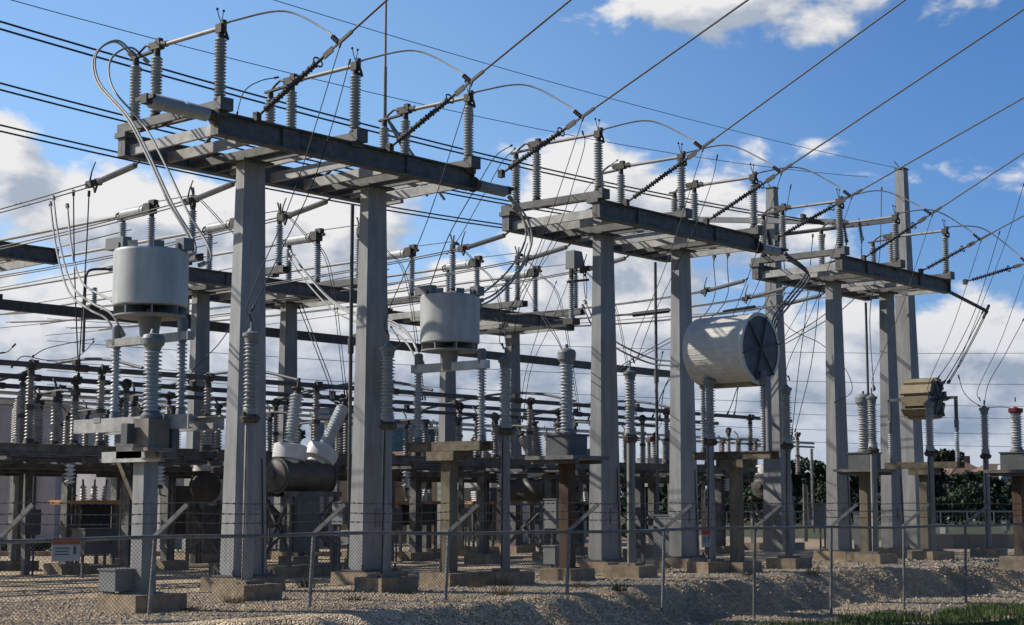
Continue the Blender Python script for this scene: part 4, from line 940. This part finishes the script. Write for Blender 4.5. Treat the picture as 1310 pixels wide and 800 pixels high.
# horizontal string insulators in the middle distance
for n_, (x0, y0, x1, y1) in enumerate(((808, 403, 858, 397), (924, 400, 968, 393))):
    Y = 41.5; A = at_y(x0, y0, Y + .6); B = at_y(x1, y1, Y - .6); B = Vector((A.x, at_x(x1, y1, A.x).y, at_x(x1, y1, A.x).z))
    t = thing('strain_insulator', ('long dark horizontal insulator between the columns of the middle gantry', 'long dark horizontal insulator left of the tall pole frame')[n_], 'insulator', A, 'long dark horizontal insulators')
    d = B - A; obj('sheds', MB().sheds(d * .04, d * .96, .06, .11, .045, 10), 'poly', t); obj('end_fitting', MB().tube([d * -.08, d * .05], .03, 6).tube([d * .95, d * 1.1], .03, 6), 'hw', t)
    wire('bus_wire', [A, A + Vector((0, 14, .2))], .02, 'greyw', ('thin bus wire left of the first dark horizontal insulator', 'thin bus wire left of the second dark horizontal insulator')[n_], 'wire')
    wire('bus_wire', [B, B + Vector((0, -7, .3))], .02, 'greyw', ('thin bus wire right of the first dark horizontal insulator', 'thin bus wire right of the second dark horizontal insulator')[n_], 'wire')
# distribution lines across the low sky
for n_, (ya, yb, D) in enumerate(((436, 492, 120), (462, 520, 122), (474, 536, 126), (492, 556, 130), (508, 572, 134), (408, 452, 118))):
    p = at_d(60, ya, D); q = at_d(1320, yb, D * 1.35)
    wire('power_line', sag(p, q, .8, 14), .022, 'greyw', f'far thin wire crossing the low sky, {ORD[n_]} of the background set', 'power line', 'far background wires', 4)

# ------------------------------------------------------------------ chain link fence
TP = []
def fence_t(px):
    k = (px - 655) / FPX; a = FP.dot(rt), FP.dot(fh); b = FD.dot(rt), FD.dot(fh)
    return (k * a[1] - a[0]) / (b[0] - k * b[1])
posts = [-160, 6, 203, 404, 575, 728, 848, 963, 1060, 1152, 1230, 1306, 1375]
ft = [fence_t(x) for x in posts]; RZ = 1.36
def fpt(t): return FP + FD * t
t = thing('chain_link_fence', 'grey chain-link fence with slanted barbed wire arms along the front of the yard', 'fence', (FP.x, FP.y, 0))
out = -FN
for k, tt in enumerate(ft):
    p = FD * tt; ln = FD * .09; b = gz(FP.x + p.x, FP.y + p.y) - .1 - .0
    po = obj('fence_post', MB().tube([p + Vector((0, 0, b)) - ln, p + Vector((0, 0, RZ + .05))], .038, 8), 'fence', t)
    a = p + Vector((0, 0, RZ + .03)); e = a + out * .62 + FD * .28 + Vector((0, 0, .56))
    obj('barb_arm', MB().bar(a, e, .05, .075), 'fence', po)
wob = lambda t_: .03 * math.sin(t_ * .5) + .02 * math.sin(t_ * 1.3)
t_lo, t_hi = ft[0], ft[-1]
ts = [t_lo + (t_hi - t_lo) * i / 80 for i in range(81)]
obj('top_rail', MB().tube([FD * x + Vector((0, 0, RZ + wob(x) * .6)) - FN * .05 for x in ts], .036, 7), 'fence', t)
m = MB()
for f in (.35, .65, .98):
    m.tube([FD * x + (out * .62 + FD * .28) * f + Vector((0, 0, RZ + .03 + .56 * f - .03 * abs(math.sin((x - ft[1]) * 1.03)) + .04)) for x in ts], .007, 4)
    for i in range(260):
        x = t_lo + (t_hi - t_lo) * i / 260; c = FD * x + (out * .62 + FD * .28) * f + Vector((0, 0, RZ + .07 + .56 * f - .03 * abs(math.sin((x - ft[1]) * 1.03)))); m.box(c, (.012, .03, .03), .7)
bw = obj('barbed_wire', m, 'fencem', t)
m = MB(); r_ = .0037
def lw(a, b):
    d = (b - a).normalized(); u = FN; v = d.cross(u)
    vs = []
    for q in (a, b):
        for k in range(3): w = 2.094 * k; vs.append(q + u * (r_ * math.cos(w)) + v * (r_ * math.sin(w)))
    m.add(vs, [(0, 1, 4, 3), (1, 2, 5, 4), (2, 0, 3, 5)])
step = .075; hgt = 2.25; x = t_lo - hgt
while x < t_hi:
    for sg in (0, 1):
        xa, xb = (x, x + hgt) if sg == 0 else (x + hgt, x)
        za, zb = RZ - hgt, RZ; pa, pb = FD * xa + Vector((0, 0, za)), FD * xb + Vector((0, 0, zb))
        lo, hi = 0., 1.
        if xa < t_lo: lo = (t_lo - xa) / (xb - xa)
        if xb < t_lo: hi = (t_lo - xa) / (xb - xa)
        if xa > t_hi: lo = (t_hi - xa) / (xb - xa)
        if xb > t_hi: hi = (t_hi - xa) / (xb - xa)
        if hi > lo: lw(pa.lerp(pb, lo), pa.lerp(pb, hi))
    x += step
obj('chain_link_fabric', m, 'fencem', t)
# signs on the fence
def sign(px, py0, py1, w, hm, lb):
    tt = fence_t(px); p = fpt(tt) - FN * .07; D = p.dot(fh); z1 = EYE - (py0 - 645) * D / FPX; z0 = EYE - (py1 - 645) * D / FPX; h = z1 - z0
    rz = math.atan2(FD.y, FD.x); t = thing('fence_sign', lb, 'sign', (p.x, p.y, z0), 'warning signs on the fence', rz)
    obj('plate', MB().box((0, 0, h / 2), (w, .008, h)), 'signw', t)
    obj('header', MB().box((0, -.007, h * .84), (w * .97, .006, h * .28)), hm, t)
    l = MB()
    for i in range(3): l.box((-w * .14, -.007, h * (.55 - i * .13)), (w * (.5 - .06 * (i % 2)), .005, h * .05))
    l.box((w * .3, -.007, h * .44), (w * .1, .005, h * .3)).box((w * .3, -.0075, h * .62), (w * .07, .005, h * .08))
    obj('lettering', l, 'boxd', t)
sign(88, 687, 717, .52, 'signo', 'white warning sign with an orange header hung on the fence at the left')
sign(898, 677, 699, .3, 'signr', 'small white danger sign with a red header on the fence at the right of centre')

# ------------------------------------------------------------------ background buildings
def house_block(name, lb, cat, D, x0, x1, y0, depth, mw, turn=0):
    """box building whose front faces the camera side, from column x0 to x1, roof at row y0"""
    a = at_d(x0, 645, D); b = at_d(x1, 645, D); h = EYE + (645 - y0) * D / FPX
    w = (b - a).length; c = (a + b) / 2; c.z = 0
    rot = math.atan2((b - a).y, (b - a).x) + R(turn)
    t = thing(name, lb, cat, (c.x, c.y, -.05), None, rot)
    obj('wall', MB().box((0, depth / 2, h / 2), (w, depth, h)), mw, t)
    return t, w, h
t, w, h = house_block('control_house', 'pale mauve panelled control house at the left edge', 'building', 82, -60, 70, 516, 8, 'panel')
m = MB()
for i in range(int(w / 1.02) + 1): m.box((-w / 2 + i * 1.02, -.03, h / 2), (.1, .06, h - .1))
obj('panel_joints', m, 'black', t); obj('coping', MB().box((0, depth_ if False else 4, h + .06), (w + .2, 8.2, .14)), 'white', t)
t, w, h = house_block('control_house', 'lower mauve grey wall of the control house behind the left recloser', 'building', 78, 72, 148, 600, 8, 'panel', -38)
obj('coping', MB().box((0, 4, h + .05), (w + .1, 8.1, .1)), 'white', t); obj('doorway', MB().box((w * .2, -.02, 1.1), (1.0, .06, 2.2)), 'black', t)
t, w, h = house_block('equipment_shed', 'white equipment shed with dark openings behind the near left column', 'building', 72, 126, 222, 588, 7, 'white', -38)
for x in (-.3, .22): obj('doorway', MB().box((w * x, -.03, h * .42), (.9, .08, h * .7)), 'black', t)
obj('roof', MB().box((0, 3.5, h + .07), (w + .4, 7.4, .14)), 'box', t)
t, w, h = house_block('equipment_shed', 'low white equipment shed left of the left gantry', 'building', 74, 236, 296, 604, 7, 'white', -38)
obj('doorway', MB().box((w * .2, -.03, 1.2), (1.2, .08, 1.9)), 'black', t); obj('roof', MB().box((0, 3.5, h + .07), (w + .3, 7.4, .14)), 'box', t)
t, w, h = house_block('block_building', 'tan block building behind the left breaker', 'building', 82, 352, 434, 606, 9, 'tan', -38)
m = MB()
for i in range(7): m.box((-w / 2 + (i + .5) * w / 7, -.03, h / 2), (.12, .06, h))
obj('pilaster', m, 'brick', t); obj('coping', MB().box((0, 4.5, h + .06), (w + .2, 9.2, .14)), 'white', t)
t, w, h = house_block('block_building', 'tan block building right of the left gantry', 'building', 84, 498, 552, 590, 9, 'tan', -38)
m = MB()
for i in range(5): m.box((0, -.012, h * (i + .5) / 5), (w, .03, .04))
obj('course', m, 'brick', t); obj('parapet', MB().box((0, 4.5, h + .25), (w + .2, 9.2, .55)), 'brick', t)
t, w, h = house_block('equipment_shed', 'grey white equipment shed behind the tan square post', 'building', 78, 546, 668, 606, 6, 'white', -38)
for x in (-.35, -.05, .3): obj('doorway', MB().box((w * x, -.03, h * .45), (.9, .08, h * .72)), 'black', t)
obj('roof', MB().box((0, 3, h + .07), (w + .3, 6.4, .14)), 'box', t)
for (x0, x1, y0, D, lb) in ((498, 546, 541, 420, 'blue glass office block far off right of the left gantry'), (404, 446, 527, 380, 'blue glass office block far off behind the left breaker bushings'), (550, 566, 552, 430, 'narrow far office block beside the second row column')):
    t, w, h = house_block('office_block', lb, 'building', D, x0, x1, y0, 25, 'glass')
    m = MB()
    for i in range(7): m.box((0, -.1, h * (i + .5) / 7), (w, .4, h * .045))
    for i in range(9): m.box((-w / 2 + w * (i + .5) / 9, -.1, h / 2), (w * .012, .3, h))
    obj('spandrel', m, 'box', t); obj('roof', MB().box((0, 12.5, h + .4), (w + .6, 25.6, .8)), 'box', t)
def gable(lb, D, x0, x1, yw, yr, mw='stucco'):
    t, w, h = house_block('house', lb, 'house', D, x0, x1, yw, 11, mw)
    hr = EYE + (645 - yr) * D / FPX
    m = MB(); e = .6
    m.add([(-w / 2 - e, -e, h - .1), (w / 2 + e, -e, h - .1), (w / 2 + e, 11 + e, h - .1), (-w / 2 - e, 11 + e, h - .1), (-w / 2 + 1.5, 5.5, hr), (w / 2 - 1.5, 5.5, hr)], [(0, 1, 5, 4), (2, 3, 4, 5), (0, 4, 3), (1, 2, 5), (3, 2, 1, 0)])
    r_ = obj('roof', m, 'roof', t); obj('chimney', MB().box((w * .2, 6, hr), (.9, .9, 1.6)), 'brick', r_)
    for x in (-.3, .05, .32):
        f = obj('window', MB().box((w * x, -.04, h - 1.7), (1.3, .1, 1.3)), 'white', t); obj('pane', MB().box((w * x, -.1, h - 1.7), (1.1, .04, 1.1)), 'black', f)
    return t, w, h
gable('brown roofed house above the trees at the right, left one', 205, 1222, 1268, 607, 590)
t, w, h = gable('brown roofed house with a white gable at the right edge', 195, 1264, 1330, 609, 592)
gm = MB().add([(-w * .35, -1.6, h - .8), (-w * .02, -1.6, h - .8), (-w * .185, -1.6, h + 1.35), (-w * .35, 0, h - .8), (-w * .02, 0, h - .8), (-w * .185, 2, h + 1.35)], [(0, 1, 2), (0, 2, 5, 3), (1, 4, 5, 2), (0, 3, 4, 1)])
obj('gable', gm, 'white', t)

# ------------------------------------------------------------------ trees and hedges
def tree(lb, D, px, yt, width, m_='leafd', grp='trees behind the yard', seed=0, base=0, n=6500, name='broadleaf_tree', low=.12):
    rnd = random.Random(seed * 13 + int(px)); p = at_d(px, 645, D); H = EYE + (645 - yt) * D / FPX; W = width * D / FPX
    t = thing(name, lb, 'tree', (p.x, p.y, base - .1), grp)
    tr = MB().tube([(0, 0, 0), (.1, 0, H * .3), (0, .1, H * .6)], .035 * H * .6, 7, r1=.01 * H)
    for k in range(5):
        a = rnd.uniform(0, 6.28); tr.tube([(0, 0, H * (.25 + .06 * k)), (W * .15 * math.cos(a), W * .15 * math.sin(a), H * (.42 + .06 * k)), (W * .32 * math.cos(a), W * .32 * math.sin(a), H * (.5 + .07 * k))], .012 * H, 5, r1=.004 * H)
    obj('trunk', tr, 'bark', t)
    cl = []
    for k in range(22):
        a = rnd.uniform(0, 6.28); r_ = W * .5 * math.sqrt(rnd.random()) * .8; z = H * rnd.uniform(low + .1, .9)
        k_ = 1 - .45 * max(0, (z / H - .5) * 2); cl.append((r_ * k_ * math.cos(a), r_ * k_ * math.sin(a), z, W * rnd.uniform(.09, .2)))
    cl.append((0, 0, H * .86, W * .17))
    m = MB(); ls = max(.07, .0010 * D)
    for i in range(n):
        c = cl[rnd.randrange(len(cl))]
        d = Vector((rnd.gauss(0, 1), rnd.gauss(0, 1), rnd.gauss(0, 1))).normalized() * (c[3] * rnd.random() ** .45); q = Vector((c[0] + d.x, c[1] + d.y, min(H, max(low * H * .6, c[2] + d.z * .85))))
        s = ls * rnd.uniform(.7, 1.6); nrm = Vector((rnd.gauss(0, 1), rnd.gauss(0, 1), rnd.gauss(0, 1) + .4)).normalized(); a = nrm.orthogonal().normalized(); b = nrm.cross(a)
        m.add([q + a * s, q + b * s * .7, q - a * s, q - b * s * .7], [(0, 1, 2, 3)])
    obj('crown', m, m_, t)
tl = [(945, 588, 60, 'leafd'), (1010, 585, 70, 'leafm'), (1050, 588, 60, 'leafd'), (1100, 592, 64, 'leafd'), (1128, 600, 60, 'leafm'), (1206, 575, 74, 'leafd'), (1180, 592, 60, 'leafd'), (1240, 600, 56, 'leafd'), (1276, 612, 60, 'leafd'), (1312, 606, 64, 'leafd'), (905, 600, 60, 'leafd')]
for k, (px, yt, w, m_) in enumerate(tl):
    where = ('behind the right side breaker', 'left of the right gantry', 'between breaker and right gantry', 'between the columns of the right gantry', 'just left of the far right column', 'behind the slatted wave trap', 'right of the far right column', 'in front of the left brown roof', 'below the white gable', 'at the right edge', 'behind the middle gantry column')[k]
    tree(f'dark bushy tree {where}' if m_ == 'leafd' else f'mid green bushy tree {where}', 168 + (k % 3) * 7, px, yt, w, m_, seed=k)
for k, (px, yt, w, m_, D, lb) in enumerate(((545, 566, 50, 'leafm', 110, 'green tree beyond the tan building'), (612, 545, 64, 'leafm', 105, 'green tree between the second row columns'), (585, 570, 40, 'leafd', 112, 'dark tree beside the second row column'), (700, 575, 40, 'leafm', 120, 'small green tree left of the rusty post transformer'), (755, 570, 50, 'leafd', 150, 'dark tree behind the middle gantry left column'), (815, 588, 60, 'leafd', 140, 'dark tree between the middle gantry columns'), (378, 540, 40, 'leafd', 130, 'dark tree behind the left breaker bushing'), (860, 596, 50, 'leafm', 130, 'green tree by the middle gantry right column'), (468, 575, 40, 'leafd', 125, 'dark tree hidden behind the left gantry right column'))):
    tree(lb, D, px, yt, w, m_, seed=k + 30)
for k, px in enumerate((893, 925, 960, 985, 1030, 1075, 1112, 1150, 1225, 1258, 1295, 1330)):
    tree(f'dark tree in the far row across the lawn, {(ORD + ("tenth", "eleventh", "twelfth"))[k]} from the left', 190 + (k % 4) * 5, px, 600 + (k * 7) % 12, 62, 'leafd', 'far row of dark trees', seed=k + 70, n=4200, low=.02)
for k, px in enumerate((480, 508, 540, 578, 622, 660, 690, 722, 765, 800, 835, 868)):
    tree(f'tree in the far row behind the centre of the yard, {(ORD + ("tenth", "eleventh", "twelfth"))[k]} from the left', 175 + (k % 4) * 6, px, 592 + (k * 5) % 14, 54, 'leafm' if k % 3 else 'leafd', 'far row of trees behind the yard', seed=k + 90, n=3600, low=.02)
def hedge(lb, D, x0, x1, yt, m_, seed):
    rnd = random.Random(seed); a = at_d(x0, 645, D); b = at_d(x1, 645, D); H = EYE + (645 - yt) * D / FPX; w = (b - a).length; c = (a + b) / 2
    rot = math.atan2((b - a).y, (b - a).x); m = MB()
    for i in range(int(w * (330 if D < 120 else 420))):
        x = rnd.uniform(-w / 2, w / 2); y = rnd.gauss(0, .5 if D < 120 else 1.0); z = H * rnd.random() ** .7 * (.8 + .2 * math.sin(x * .9 + seed)); s = rnd.uniform(.08, .16) * (1 if D < 120 else 1.5)
        nrm = Vector((rnd.gauss(0, 1), rnd.gauss(0, 1), rnd.gauss(0, 1))).normalized(); u = nrm.orthogonal().normalized(); v = nrm.cross(u); q = Vector((x, y, z))
        m.add([q + u * s, q + v * s * .7, q - u * s, q - v * s * .7], [(0, 1, 2, 3)])
    o = tag(obj('hedge', m, m_), lb, 'hedge', None, (c.x, c.y, 0)); o.rotation_euler.z = rot
hedge('low dark hedge before the panelled control house', 68, -20, 190, 690, 'leafd', 2)
hedge('low green hedge behind the central breaker', 95, 640, 850, 660, 'leafm', 3)
hedge('long dark hedge in front of the far trees across the lawn', 158, 880, 1345, 617, 'leafd', 5)
# far fence on the right
D = 150; a = at_d(930, 645, D); b = at_d(1340, 645, D); rot = math.atan2((b - a).y, (b - a).x); w = (b - a).length
t = thing('far_fence', 'pale rail fence across the lawn in the distance at the right', 'fence', ((a.x + b.x) / 2, (a.y + b.y) / 2, 0), None, rot)
obj('rail', MB().box((0, 0, 1.26), (w, .09, .12)), 'white', t)
for i in range(13): obj('fence_post', MB().box((-w / 2 + w * i / 12, .06, .62), (.1, .1, 1.25)), 'fence', t)
m = MB()
for i in range(int(w / .35)): m.box((-w / 2 + i * .35, .02, .6), (.02, .02, 1.2))
obj('wire_fabric', m, 'fence', t)
p = at_d(1032, 645, 149.3); t = thing('fence_sign', 'plain white square sign on the distant fence', 'sign', (p.x, p.y, -.0), None, rot)
obj('plate', MB().box((0, 0, .62), (.9, .03, .95)), 'signw', t)
# low wall at the back right of the yard
D = 72; a = at_d(1190, 645, D); b = at_d(1345, 645, D); rot = math.atan2((b - a).y, (b - a).x); w = (b - a).length
t = thing('low_wall', 'low dark concrete wall at the back right of the gravel yard', 'wall', ((a.x + b.x) / 2, (a.y + b.y) / 2, -.1), None, rot)
obj('wall', MB().box((0, 0, .35), (w, .25, .7)), 'boxd', t); obj('coping', MB().box((0, 0, .73), (w, .32, .06)), 'conc', t)
# kerb strip left
p = at_d(70, 645, 64); q = at_d(330, 645, 64)
mb = MB().bar(p.xy.to_3d() + Vector((0, 0, .02)), q.xy.to_3d() + Vector((0, 0, .02)), .3, .22); struct('kerb', MB().bar(at_d(-60, 645, 62).xy.to_3d() + Vector((0, 0, .05)), at_d(640, 645, 62).xy.to_3d() + Vector((0, 0, .05)), .35, .24), 'conc')

# ------------------------------------------------------------------ sky, sun, camera
SUN_EL = R(33.7); SUN_AZ = R(90 + 31)           # direction to the sun, measured from +X towards +Y
world = bpy.data.worlds.new('World'); sc.world = world; world.use_nodes = True
nt = world.node_tree; N = nt.nodes; L = nt.links; bg = N['Background']
sky = N.new('ShaderNodeTexSky'); sky.sky_type = 'NISHITA'; sky.sun_disc = False; sky.sun_elevation = SUN_EL; sky.sun_rotation = math.pi / 2 - SUN_AZ
sky.air_density = 1.0; sky.dust_density = .6; sky.ozone_density = 2.5
def val(op, a, b=None, c=None):
    n = N.new('ShaderNodeMath'); n.operation = op
    for i, x in enumerate((a, b, c)):
        if x is None: continue
        if isinstance(x, (int, float)): n.inputs[i].default_value = x
        else: L.new(x, n.inputs[i])
    return n.outputs[0]
tc = N.new('ShaderNodeTexCoord'); sx = N.new('ShaderNodeSeparateXYZ'); L.new(tc.outputs['Generated'], sx.inputs[0])
azm = val('SUBTRACT', val('ARCTAN2', sx.outputs['Y'], sx.outputs['X']), AZ); el = val('ARCSINE', sx.outputs['Z'])
azd = val('MULTIPLY', azm, -57.2958); eld = val('MULTIPLY', el, 57.2958)         # degrees: + right, + up
CLOUDS = [(10, 205, 1.7, 1.5, .8), (75, 215, 1.0, 1.2, -.35), (140, 255, 2.6, 1.3, .65), (290, 280, 4.5, 1.9, .55), (440, 300, 3.0, 1.6, .45), (590, 290, 1.6, 1.0, -.4), (740, 235, 2.6, 2.6, .75), (850, 290, 3.5, 1.8, .5),
          (1060, -5, 8.0, 2.0, .85), (870, 0, 3.0, 1.1, .55), (560, 5, 3.0, .8, .3), (1210, 330, 4.0, 2.6, -.6), (590, 285, 1.4, .9, -.5), (500, 345, 1.6, .7, -.35), (900, 330, 1.2, .6, -.3), (330, 215, 1.5, .7, -.4), (60, 330, 1.5, .7, -.3), (1290, 440, 2.5, 1.6, .5), (1180, 430, 3.0, 1.2, .35), (690, 150, 1.2, 1, -.3), (1050, 180, 1.0, .4, .3), (650, 430, 9, 1.6, .25), (250, 430, 6, 2, .35), (450, 100, 12, 2.0, -.5), (1000, 110, 9, 1.4, -.25), (1230, 110, 5, 2, -.5), (200, 90, 8, 2.5, -.6)]
def uv(px, py):
    d = ray(px, py); a = -(math.atan2(d.y, d.x) - AZ); return math.degrees(a), math.degrees(math.asin(d.normalized().z))
def field(da, de):
    a_ = val('ADD', azd, da) if da else azd; e_ = val('ADD', eld, de) if de else eld
    cb = N.new('ShaderNodeCombineXYZ'); L.new(val('MULTIPLY', a_, .30), cb.inputs[0]); L.new(val('MULTIPLY', e_, .5), cb.inputs[1])
    nz = N.new('ShaderNodeTexNoise'); nz.inputs['Scale'].default_value = 1.0; nz.inputs['Detail'].default_value = 9; nz.inputs['Roughness'].default_value = .56; nz.inputs['Distortion'].default_value = .25
    L.new(cb.outputs[0], nz.inputs['Vector'])
    f = val('MULTIPLY', val('SUBTRACT', nz.outputs['Fac'], .5), 2.3)
    # more cloud low in the sky
    base = val('MULTIPLY_ADD', e_, -.066, .78)
    f = val('ADD', f, base)
    for (px, py, rx, ry, w) in CLOUDS:
        u, v = uv(px, py)
        du = val('DIVIDE', val('SUBTRACT', a_, u), rx); dv = val('DIVIDE', val('SUBTRACT', e_, v), ry)
        g = val('POWER', 2.718, val('MULTIPLY', val('ADD', val('MULTIPLY', du, du), val('MULTIPLY', dv, dv)), -1.0))
        f = val('MULTIPLY_ADD', g, w, f)
    return f
f0 = field(0, 0); f1 = field(-.75, .8)
mr = N.new('ShaderNodeMapRange'); mr.interpolation_type = 'SMOOTHSTEP'; mr.inputs['From Min'].default_value = .0; mr.inputs['From Max'].default_value = .38; L.new(f0, mr.inputs['Value'])
lit = val('SUBTRACT', f0, f1)
lm = N.new('ShaderNodeMapRange'); lm.inputs['From Min'].default_value = -.36; lm.inputs['From Max'].default_value = .42; L.new(lit, lm.inputs['Value'])
cr = N.new('ShaderNodeValToRGB'); e = cr.color_ramp.elements; e[0].color = (.47, .54, .66, 1); e[1].color = (1.0, .99, 1.0, 1); e[0].position = .05; e[1].position = .8
L.new(lm.outputs[0], cr.inputs[0])
CB = N.new('ShaderNodeMix'); CB.data_type = 'RGBA'; CB.blend_type = 'MULTIPLY'; CB.inputs['Factor'].default_value = 1; L.new(cr.outputs[0], CB.inputs['A'])
CLOUD_GAIN = 8.5
lowr = N.new('ShaderNodeMapRange'); lowr.interpolation_type = 'SMOOTHSTEP'; lowr.inputs['From Min'].default_value = 1.0; lowr.inputs['From Max'].default_value = 8.5; L.new(eld, lowr.inputs['Value'])
lowc = N.new('ShaderNodeValToRGB'); lowc.color_ramp.elements[0].color = (.62, .70, .81, 1); lowc.color_ramp.elements[1].color = (1, 1, 1, 1); L.new(lowr.outputs[0], lowc.inputs[0])
lsc = N.new('ShaderNodeVectorMath'); lsc.operation = 'SCALE'; lsc.inputs['Scale'].default_value = CLOUD_GAIN; L.new(lowc.outputs[0], lsc.inputs[0]); L.new(lsc.outputs[0], CB.inputs['B'])
up_ = N.new('ShaderNodeMapRange'); up_.inputs['From Min'].default_value = -.3; up_.inputs['From Max'].default_value = .3; L.new(eld, up_.inputs['Value'])
mxs = N.new('ShaderNodeMix'); mxs.data_type = 'RGBA'; wz = N.new('ShaderNodeMapRange'); wz.interpolation_type = 'SMOOTHSTEP'; wz.inputs['From Min'].default_value = 62; wz.inputs['From Max'].default_value = 34; wz.inputs['To Min'].default_value = .12; L.new(val('ABSOLUTE', azd), wz.inputs['Value'])
L.new(val('MULTIPLY', val('MULTIPLY', mr.outputs[0], wz.outputs[0]), up_.outputs[0]), mxs.inputs['Factor'])
skc = N.new('ShaderNodeMix'); skc.data_type = 'RGBA'; skc.blend_type = 'MULTIPLY'; skc.inputs['Factor'].default_value = 1; L.new(sky.outputs[0], skc.inputs['A']); skc.inputs['B'].default_value = (1.28, 1.52, 1.72, 1)
dz = N.new('ShaderNodeMapRange'); dz.interpolation_type = 'SMOOTHSTEP'; dz.inputs['From Min'].default_value = 35; dz.inputs['From Max'].default_value = 80; dz.inputs['To Min'].default_value = 1; dz.inputs['To Max'].default_value = .65; L.new(val('ABSOLUTE', azd), dz.inputs['Value'])
de = N.new('ShaderNodeMapRange'); de.interpolation_type = 'SMOOTHSTEP'; de.inputs['From Min'].default_value = 20; de.inputs['From Max'].default_value = 50; de.inputs['To Min'].default_value = 1; de.inputs['To Max'].default_value = .65; L.new(eld, de.inputs['Value'])
tn = N.new('ShaderNodeValToRGB'); tn.color_ramp.elements[0].position = 0; tn.color_ramp.elements[0].color = (.86, .84, 1.0, 1); tn.color_ramp.elements[1].position = 1; tn.color_ramp.elements[1].color = (.74, .88, 1.0, 1)
te = N.new('ShaderNodeMapRange'); te.inputs['From Min'].default_value = 0; te.inputs['From Max'].default_value = 14; L.new(eld, te.inputs['Value']); L.new(te.outputs[0], tn.inputs[0])
sv = N.new('ShaderNodeVectorMath'); sv.operation = 'SCALE'; L.new(tn.outputs[0], sv.inputs[0]); L.new(val('MULTIPLY', val('MINIMUM', dz.outputs[0], de.outputs[0]), 1.72), sv.inputs['Scale']); aza = N.new('ShaderNodeMapRange'); aza.interpolation_type = 'SMOOTHSTEP'; aza.inputs['From Min'].default_value = -9; aza.inputs['From Max'].default_value = 19; L.new(azd, aza.inputs['Value'])
azr = N.new('ShaderNodeValToRGB'); azr.color_ramp.elements[0].color = (1, 1, 1, 1); azr.color_ramp.elements[1].color = (.46, .60, .77, 1); L.new(aza.outputs[0], azr.inputs[0])
sv2 = N.new('ShaderNodeVectorMath'); sv2.operation = 'MULTIPLY'; L.new(sv.outputs[0], sv2.inputs[0]); L.new(azr.outputs[0], sv2.inputs[1]); L.new(sv2.outputs[0], skc.inputs['B'])
L.new(skc.outputs['Result'], mxs.inputs['A']); L.new(CB.outputs['Result'], mxs.inputs['B']); L.new(mxs.outputs['Result'], bg.inputs['Color'])
bg.inputs['Strength'].default_value = .1
sl = bpy.data.lights.new('sun', 'SUN'); sl.energy = 5.0; sl.angle = R(.53); sl.color = (1.0, .93, .82)
so = bpy.data.objects.new('sun', sl); COL.objects.link(so)
sd = Vector((math.cos(SUN_EL) * math.cos(SUN_AZ), math.cos(SUN_EL) * math.sin(SUN_AZ), math.sin(SUN_EL)))
so.rotation_euler = sd.to_track_quat('Z', 'Y').to_euler(); so.location = (0, 40, 60)
cam = bpy.data.cameras.new('camera'); co = bpy.data.objects.new('camera', cam); COL.objects.link(co)
cam.sensor_width = 36; cam.lens = 36 * FPX / 1310; cam.clip_end = 6000; cam.clip_start = .1
co.matrix_world = Matrix(((rt.x, uc.x, -fw.x, 0), (rt.y, uc.y, -fw.y, 0), (rt.z, uc.z, -fw.z, EYE), (0, 0, 0, 1)))
sc.camera = co
vs = sc.view_settings; vs.view_transform = 'Standard'; vs.look = 'None'; vs.gamma = 1; vs.exposure = 0; vs.use_curve_mapping = False
